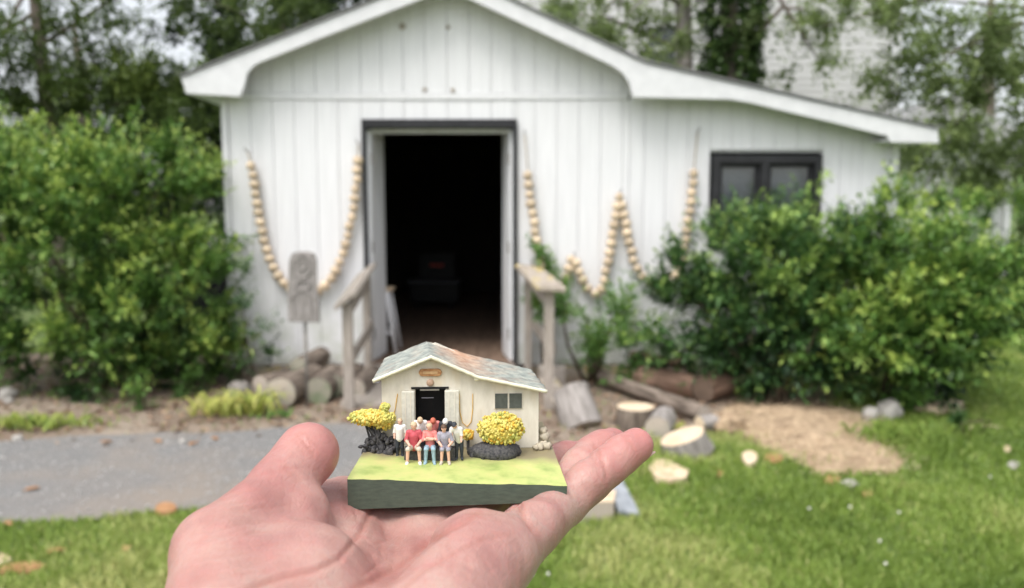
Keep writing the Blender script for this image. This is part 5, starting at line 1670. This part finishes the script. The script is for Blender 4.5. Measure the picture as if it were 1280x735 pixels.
def foam(name, shells, n, r0, r1, mats, parent, seed):
    """crown of small rounded knobs"""
    rg = np.random.default_rng(seed); b = MB()
    tot = sum(s[2] for s in shells)
    for c, rad, wgt in shells:
        for k in range(int(n*wgt/tot)):
            d = rg.normal(0,1,3); d /= np.linalg.norm(d)
            c_ = Vector(c) + Vector((d[0]*rad[0], d[1]*rad[1], d[2]*rad[2]))*rg.uniform(.72,1.02)
            b.ball(c_, rg.uniform(r0,r1), 7, 5, mi=(1 if rg.random() < .16 else 0), wob=.25)
        b.ball(c, 1.0, 16, 10, squash=tuple(x*.86 for x in rad))
    return b.build(name, mats, parent, smooth=True, local=True)
def model_shrubs():
    c = L(626,536,36); s = .345/1000
    b = MB(); g = L(619,560,36); b.ball((g.x, g.y, .0012), .0118, 22, 8, squash=(1,.62,.42), wob=.2)
    for k in range(70):
        a = random.uniform(0,6.28); rr = random.uniform(.4,1.02); x = g.x+math.cos(a)*.0112*rr; y = g.y+math.sin(a)*.0066*rr
        b.ball((x,y,random.uniform(.0002,.0055)*(1.15-rr*.8)), random.uniform(.0007,.0015), 7, 5, wob=.5)
    for k in range(10):
        a = random.uniform(0,6.28)
        b.tube([(g.x+math.cos(a)*.004,g.y+math.sin(a)*.002,.002),(c.x+math.cos(a)*.005, c.y+math.sin(a)*.004, c.z-.002)], [.0008,.0004], 5)
    o = b.build('shrub', K['soil'], mroot, smooth=True, local=True)
    foam('crown', [((c.x,c.y,c.z),(.0104,.0069,.0074),1.0)], 1100, .00042, .00085, [K['yellow'],K['gold']], o, 3)
    c = L(468,522,40)
    g = L(476,556,40); b = MB()
    for k in range(150):
        a = random.uniform(0,6.28); rr = random.uniform(0,.0105)*random.uniform(.6,1); x = g.x+math.cos(a)*rr; y = g.y+math.sin(a)*rr*.55
        hgt = random.uniform(0,.0095)*(1-.5*rr/.0105)
        b.ball((x,y,hgt), random.uniform(.0007,.0017), 7, 5, wob=.55, squash=(1,1,random.uniform(.6,1.3)))
    for k in range(14):
        a = random.uniform(0,6.28); x = g.x+math.cos(a)*.004; y = g.y+math.sin(a)*.002
        b.tube([(x,y,0),(x*.5+c.x*.5+random.uniform(-.002,.002),y,.005),(c.x+random.uniform(-.005,.005), y, c.z-.001)], [.0008,.0006,.0004], 5)
    o = b.build('shrub', K['soil'], mroot, smooth=True, local=True)
    foam('crown', [((c.x-.0012,c.y,c.z+.0002),(.0104,.0062,.0032),1.0), ((c.x+.003,c.y+.001,c.z-.0014),(.0062,.0045,.0044),.5), ((c.x+.0046,c.y+.001,c.z+.0046),(.0022,.002,.0017),.15)], 950, .00042, .00085, [K['yellow'],K['gold']], o, 4)
    c = L(585,543,43)
    b = MB(); b.tube([(c.x,c.y,-.0005),(c.x,c.y,c.z)], .0008, 6); o = b.build('shrub', K['soil'], mroot, local=True)
    foam('crown', [((c.x,c.y,c.z),(.0026,.002,.0022),1.0)], 60, .0007, .0011, [K['gold'],K['yellow']], o, 5)
    for u, v, y, r in ((679,556,47,.0026),(684,562,46,.0022),(675,563,45,.0022),(681,546,49,.0024),(679,538,51,.0021),(670,566,44,.0015)):
        p = L(u, v, y); b = MB(); b.ball((p.x, p.y, max(.0004,p.z)), r, 10, 7, wob=.4, squash=(1,1,.8)); b.build('rock', K['rock'], mroot, smooth=True, local=True)
model_shrubs()

# ------------------------------------------------------------ the little figures: each body one skin, clothes and hair over it
def figure(u, v, y, pose, face, tops, legs, hair, scale=1.0, label=None):
    """u, v: where the feet meet the ground; bones in millimetres, x right, y away, z up"""
    p = L(u, v, y); gx, gy = p.x, y*mm
    J = dict(pose)
    j = {k: np.array(w, np.float32) for k, w in J.items()}
    bones = [('neck','head',.75,.7,'flesh'), ('chest','neck',1.5,.8,'top'), ('hip','chest',1.75,1.95,'top'), ('shL','shR',.95,.95,'top')]
    for s in 'LR':
        bones += [('sh'+s,'el'+s,.85,.68,'sleeve'), ('el'+s,'ha'+s,.64,.48,'flesh'), ('hip','th'+s,1.25,1.05,'leg'), ('th'+s,'kn'+s,1.08,.85,'leg'), ('kn'+s,'an'+s,.80,.55,'shin'), ('an'+s,'to'+s,.62,.50,'shoe')]
    def f(X):
        out = None; ds = []
        for a, b_, ra, rb, k in bones:
            d = sd_cap(X, j[a], j[b_], ra, rb); ds.append(d)
            out = d if out is None else smin(out, d, .55)
        d = sd_ell(X, j['head'], (1.15,1.35,1.5)); ds.append(d)
        out = smin(out, d, .3)
        nose = j['head'] + np.array([0,-1.35,-.1], np.float32)
        out = smin(out, sd_cap(X, nose, nose+np.array([0,.3,.35],np.float32), .26, .2), .25)
        return out, np.stack(ds, -1)
    pts = np.stack(list(j.values()))
    h = .26
    lo = pts.min(0)-2.4; hi = pts.max(0)+2.4
    n = np.ceil((hi-lo)/h).astype(int)
    ax = [lo[i]+np.arange(n[i])*h for i in range(3)]
    X = np.stack(np.meshgrid(*ax, indexing='ij'), -1).astype(np.float32)
    F, _ = f(X)
    V, Q = surface_nets(F, lo, h)
    _, ds = f(V.astype(np.float32))
    kinds = [b_[4] for b_ in bones] + ['head']
    near = ds.argmin(1)
    kv = np.array([kinds[i] for i in near])
    hd = V - j['head']
    up = j['head'] - j['neck']; up = up/np.linalg.norm(up)
    hs = hd@up
    kv = np.where((kv == 'head') & ((hs > .55) | ((hd[:,1] > .35) & (hs > -.7))), 'hair', kv)
    N = np.zeros_like(V); q_ = V[Q]
    fn = np.cross(q_[:,2]-q_[:,0], q_[:,3]-q_[:,1])
    for c in range(4): np.add.at(N, Q[:,c], fn)
    N = unit(N)
    W = V*mm*scale + np.array([gx, gy, 0])
    body = np_mesh('figurine', W, Q, K[face], mroot, smooth=True, local=True)
    if label: body['label'] = label
    def cover(nm, ks, m, off):
        vm = np.isin(kv, ks); fm = vm[Q].sum(1) >= 2
        if not fm.any(): return
        q2 = Q[fm]; u_, inv = np.unique(q2, return_inverse=True)
        np_mesh(nm, (V[u_]+N[u_]*off)*mm*scale + np.array([gx, gy, 0]), inv.reshape(q2.shape), K[m], body, smooth=True, local=True)
    cover('shirt', tops[1], tops[0], .16)
    cover('trousers', legs[1], legs[0], .13)
    cover('shoes', ['shoe'], legs[2], .12)
    cover('hair', ['hair'], hair, .22)
    return body
def sit(lean=0.0, arms='lap', turn=0.0, spread=2.1):
    z = 6.3
    d = dict(hip=(0,0,z), chest=(turn*.6,-lean*2.2,z+4.6), neck=(turn,-lean*3.2,z+6.9), head=(turn*1.2,-lean*3.8-.3,z+8.9),
        shL=(-2.1+turn*.8,-lean*2.8,z+6.0), shR=(2.1+turn*.8,-lean*2.8,z+6.0),
        thL=(-1.3,-1.2,z), thR=(1.3,-1.2,z), knL=(-spread,-4.6,z+.2), knR=(spread,-4.6,z+.2),
        anL=(-spread-.3,-4.4,1.0), anR=(spread+.3,-4.4,1.0), toL=(-spread-.6,-6.1,.55), toR=(spread+.6,-6.1,.55))
    if arms == 'lap':
        d.update(elL=(-3.1,-lean*2-.8,z+3.0), elR=(3.1,-lean*2-.8,z+3.0), haL=(-1.5,-4.0,z+1.6), haR=(1.5,-4.0,z+1.6))
    else:   # folded
        d.update(elL=(-3.0,-1.6-lean*2,z+3.6), elR=(3.0,-1.6-lean*2,z+3.6), haL=(1.3,-2.7-lean*2,z+4.0), haR=(-1.3,-2.5-lean*2,z+4.5))
    return d
def stand(lean=0.0, turn=0.0, hang=0.0):
    z = 10.0
    return dict(hip=(0,0,z), chest=(turn*.5,-lean*2.0,z+4.6), neck=(turn,-lean*3.2,z+6.8), head=(turn*1.3,-lean*4.2-.2-1.5*hang,z+8.7-.4*lean-1.3*hang),
        shL=(-2.1+turn*.8,-lean*2.8,z+6.0), shR=(2.1+turn*.8,-lean*2.8,z+6.0), elL=(-2.9+turn,-lean*3.2,z+2.9), elR=(2.9+turn,-lean*3.2,z+2.9), haL=(-2.8+turn,-lean*3.6-1.0,z+.2), haR=(2.8+turn,-lean*3.6-1.0,z+.2),
        thL=(-1.0,0,z-.8), thR=(1.0,0,z-.8), knL=(-1.2,-.2,5.2), knR=(1.2,-.2,5.2), anL=(-1.3,.1,1.0), anR=(1.3,.1,1.0), toL=(-1.5,-1.5,.55), toR=(1.5,-1.5,.55))
SH = ['top','sleeve']
b = MB(); g0, g1 = L(508,570,27), L(566,570,27); b.box(((g0.x+g1.x)/2, .0290, .0027), (g1.x-g0.x+.002,.0046,.0060)); b.build('bench', K['soil'], mroot, local=True, bevel=.0003)
figure(518,578,27, sit(.15,'lap',0,2.2), 'flesh', ('red',SH), ('tan',['leg'],'white'), 'blond', 1.07, 'seated figure in a red shirt with bare shins')
figure(538,578,27.5, sit(.1,'fold',-.2,1.5), 'flesh', ('pink',SH), ('jeans',['leg','shin'],'jeans'), 'blond', 1.02, 'seated figure in coral with folded arms and pale jeans')
figure(557,578,27, sit(.35,'lap',-.5,1.3), 'flesh', ('grey',SH), ('grey',['leg'],'tan'), 'hair', 1.0, 'seated figure in grey leaning forward')
figure(526,566,33.5, stand(.2,0,.9), 'flesh', ('white',SH), ('navy',['leg','shin'],'navy'), 'blond', .98, 'standing figure in a white shirt')
figure(542,566,34, stand(.2,0,.9), 'flesh', ('pink',SH), ('navy',['leg','shin'],'navy'), 'ginger', .95, 'standing figure in coral red')
figure(558,566,33.5, stand(.3,-.2,.9), 'flesh', ('navy',SH), ('navy',['leg','shin'],'navy'), 'white', .95, 'standing figure in a dark top')
figure(574,572,29, stand(1.0,-1.7), 'flesh', ('white',SH), ('navy',['leg','shin'],'navy'), 'navy', .90, 'figure in a white shirt and dark trousers bending towards the others')
figure(500,567,34, stand(0,.2), 'flesh', ('white',SH), ('navy',['leg','shin'],'navy'), 'blond', .86, 'figure in a white shirt standing beside the left bush')
